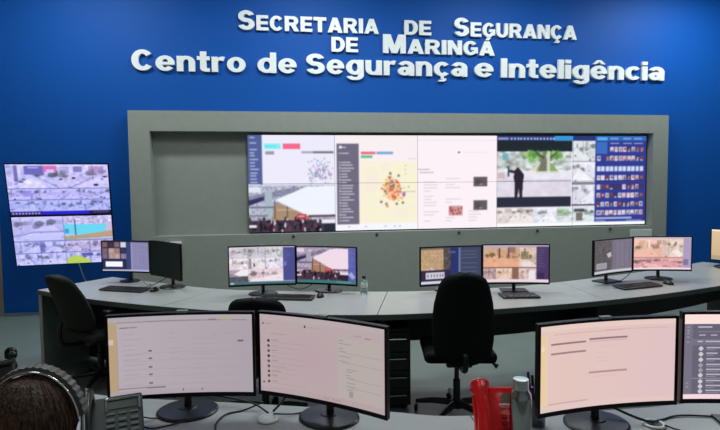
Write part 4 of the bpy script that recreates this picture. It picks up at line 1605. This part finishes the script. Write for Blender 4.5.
for s in (-1, 1):
    ellipsoid(bm, (s * .155, .01, hz - .235), (.062, .06, .06))
    limb(bm, [(s * .17, .01, hz - .24), (s * .215, .03, hz - .38), (s * .225, .09, hz - .47)], [.050, .046, .040])
    limb(bm, [(s * .225, .09, hz - .47), (s * .20, .26, hz - .40), (s * .16, .42, .81)], [.040, .036, .026])
    ellipsoid(bm, (s * .155, .465, .80), (.038, .045, .016), rot=(0, 0, s * .1))
    for k, (fx, fl) in enumerate(((-.027, .060), (-.009, .072), (.009, .078), (.027, .070))):
        fx2 = fx * (1 if s > 0 else 1)
        limb(bm, [(s * .155 + fx2, .495, .802), (s * .155 + fx2 * 1.15, .495 + fl * .55, .806), (s * .155 + fx2 * 1.2, .495 + fl, .786)], [.0090, .0085, .0070])
    limb(bm, [(s * .155 - s * .03, .445, .800), (s * .155 - s * .055, .475, .800), (s * .155 - s * .062, .50, .788)], [.011, .010, .008])
    limb(bm, [(s * .10, .0, .53), (s * .12, .25, .545), (s * .13, .44, .53)], [.088, .078, .060])
    limb(bm, [(s * .13, .44, .53), (s * .13, .45, .30), (s * .13, .42, .08)], [.058, .052, .036])
    limb(bm, [(s * .13, .40, .045), (s * .135, .52, .035), (s * .14, .60, .03)], [.040, .036, .028])
merged('body', bm, m_skin, person, .0075, 3)
# hair: full cap, long enough to cover the nape, open at the face and ears
bm = B()
N, Mv = 56, 36
grid = []
for j in range(Mv + 1):
    row = []
    for i in range(N):
        a = 2 * PI * i / N                       # 0 = right, pi/2 = front
        front_ = max(0.0, math.sin(a))
        lowest = -(.62 - 1.15 * front_ ** .7 - .60 * math.exp(-(math.sin(a) / .30) ** 2))    # how far down the hair reaches
        el = PI / 2 + (math.asin(max(-.95, min(.95, lowest))) - PI / 2) * j / Mv
        wob = 1 + .012 * math.sin(a * 17 + 3 * math.sin(el * 2)) + .010 * math.sin(a * 29 + el * 5)
        rx, ry, rz_ = HR[0] + .013, HR[1] + .014, HR[2] + .006
        row.append(bm.verts.new((rx * math.cos(el) * math.cos(a) * wob, .05 + ry * math.cos(el) * math.sin(a) * wob - .003, hz + rz_ * math.sin(el) * wob)))
    grid.append(row)
for a_, b_ in zip(grid, grid[1:]):
    for i in range(N):
        bm.faces.new((a_[i], b_[i], b_[(i + 1) % N], a_[(i + 1) % N]))
bmesh.ops.remove_doubles(bm, verts=bm.verts, dist=1e-5)
hr = obj('hair', bm, m_hair, person, smooth=True)
so_ = hr.modifiers.new('thickness', 'SOLIDIFY')
so_.thickness = .012
so_.offset = -1
# swept strands over the crown
bm = B()
for k in range(90):
    a = rng.uniform(PI * .95, PI * 2.05)
    a2 = a + rng.uniform(-.25, .25)
    pts = []
    for q in range(6):
        el = R(82 - q * 21)
        aa = a + (a2 - a) * q / 5
        kk = 1.0 + .012 * math.sin(q * 1.1 + k)
        pts.append(((HR[0] + .0130) * kk * math.cos(el) * math.cos(aa), .05 + (HR[1] + .0145) * kk * math.cos(el) * math.sin(aa), hz + (HR[2] + .0065) * kk * math.sin(el)))
    tube(bm, pts, [.0015, .0035, .004, .004, .0035, .001], 5)
st_ = obj('hair_strands', bm, m_hair, person, smooth=True)
st_['kind'] = 'stuff'
# clothing
bm = B()
ellipsoid(bm, (0, .01, hz - .31), (.178, .113, .140))
ellipsoid(bm, (0, .015, hz - .46), (.164, .114, .18))
ellipsoid(bm, (0, .0, hz - .61), (.178, .134, .11))
limb(bm, [(0, .02, hz - .165), (0, .012, hz - .21)], [.066, .085])
for s in (-1, 1):
    ellipsoid(bm, (s * .155, .01, hz - .235), (.075, .073, .072))
    limb(bm, [(s * .17, .01, hz - .24), (s * .215, .03, hz - .38), (s * .225, .09, hz - .47)], [.063, .060, .054])
    limb(bm, [(s * .225, .09, hz - .47), (s * .205, .22, hz - .42)], [.054, .050])
merged('shirt', bm, m_shirt, person, .010, 4)
bm = B()
ellipsoid(bm, (0, 0, .55), (.180, .140, .085))
for s in (-1, 1):
    limb(bm, [(s * .10, .0, .53), (s * .12, .25, .545), (s * .13, .44, .53)], [.100, .092, .074])
    limb(bm, [(s * .13, .44, .53), (s * .13, .45, .30), (s * .13, .42, .09)], [.073, .066, .056])
merged('trousers', bm, m_trouser, person, .012, 4)
for s in (-1, 1):
    bm = B()
    limb(bm, [(s * .13, .39, .06), (s * .135, .50, .05), (s * .14, .61, .045)], [.050, .047, .040])
    bmesh.ops.bisect_plane(bm, geom=bm.verts[:] + bm.edges[:] + bm.faces[:], plane_co=(0, 0, .003), plane_no=(0, 0, -1), clear_outer=True)
    obj('shoe', bm, m_black, person, smooth=True)

# headset: ribbed padded band with a chrome edge wire, ear cushions and a boom
hs = thing('headset', 'black ribbed headset with a chrome band worn over dark brown hair', 'headset', (HX, HY, HZ))
BRX, BRZ = .102, .138
bm = B()
NB = 44
rings = []
for i in range(NB + 1):
    a = R(6) + (PI - R(12)) * i / NB
    rib = .0035 if i % 2 else 0.0
    ring = []
    for yy_, rr_ in ((-.016, .0), (-.014, .011 + rib), (.014, .011 + rib), (.016, 0)):
        ring.append(bm.verts.new(((BRX - .002 + rr_) * math.cos(a), yy_ + .010, (BRZ - .012 + rr_ * .7) * math.sin(a) - .006)))
    rings.append(ring)
for a_, b_ in zip(rings, rings[1:]):
    for k in range(4):
        bm.faces.new((a_[k], a_[(k + 1) % 4], b_[(k + 1) % 4], b_[k]))
bm.faces.new(list(reversed(rings[0])))
bm.faces.new(rings[-1])
obj('headband_pad', bm, mat('ribbed_rubber', (70, 66, 62), .5), hs)
bm = B()
tube(bm, [((BRX + .001) * math.cos(R(2) + (PI - R(4)) * i / 40), -.012, (BRZ - .012) * math.sin(R(2) + (PI - R(4)) * i / 40) - .006) for i in range(41)], .0028, 8)
obj('band_wire', bm, m_chrome, hs, smooth=True)
for s in (-1, 1):
    bm = B()
    lathe(bm, [(.030, 0), (.034, .006), (.034, .016), (.026, .024)], 24)
    e_ = obj('ear_cup', bm, m_black, hs, (s * (BRX - .010), .02, -.080), (0, R(90) * s, 0))
    bm = B()
    tube(bm, [(s * BRX, .012, -.085), (s * (BRX + .001), .012, .008)], .005, 8)
    obj('slider', bm, m_chrome, hs)
bm = B()
tube(bm, spline([(-BRX - .006, .02, -.085), (-BRX, .06, -.095), (-.07, .12, -.10), (-.035, .145, -.10)], 6), .0035, 6)
obj('microphone_boom', bm, m_black, hs)

# chair under the person
t = thing('swivel_chair', 'black swivel chair carrying the seated person in the foreground', 'chair', (HX, HY - .03, 0), 0)
obj('seat', bx(-.24, .24, -.22, .24, .385, .445, bev=.025, seg=3), m_fabric, t)
obj('backrest', cushion(hw_low, .55, .92, .05, bow=.05), m_fabric, t, (0, -.235, 0), smooth=True)
obj('back_support', tube(B(), spline([(0, -.05, .375), (0, -.26, .38), (0, -.285, .5), (0, -.27, .7)], 5), .02, 8), m_black, t)
obj('gas_column', lathe(B(), [(.028, .1), (.028, .385)], 14), m_black, t)
for k in range(5):
    a = 2 * PI * k / 5 + .2
    ca, sa = math.cos(a), math.sin(a)
    lg = obj('leg', tube(B(), [(0, 0, .10), (.28 * ca, .28 * sa, .07)], [.024, .016], 8), m_black, t)
    obj('caster', lathe(B(), [(.027, -.016), (.027, .016)], 14), m_black, lg, (.28 * ca, .28 * sa, .0275), (R(90), 0, a + PI / 2))

bpy.context.view_layer.update()
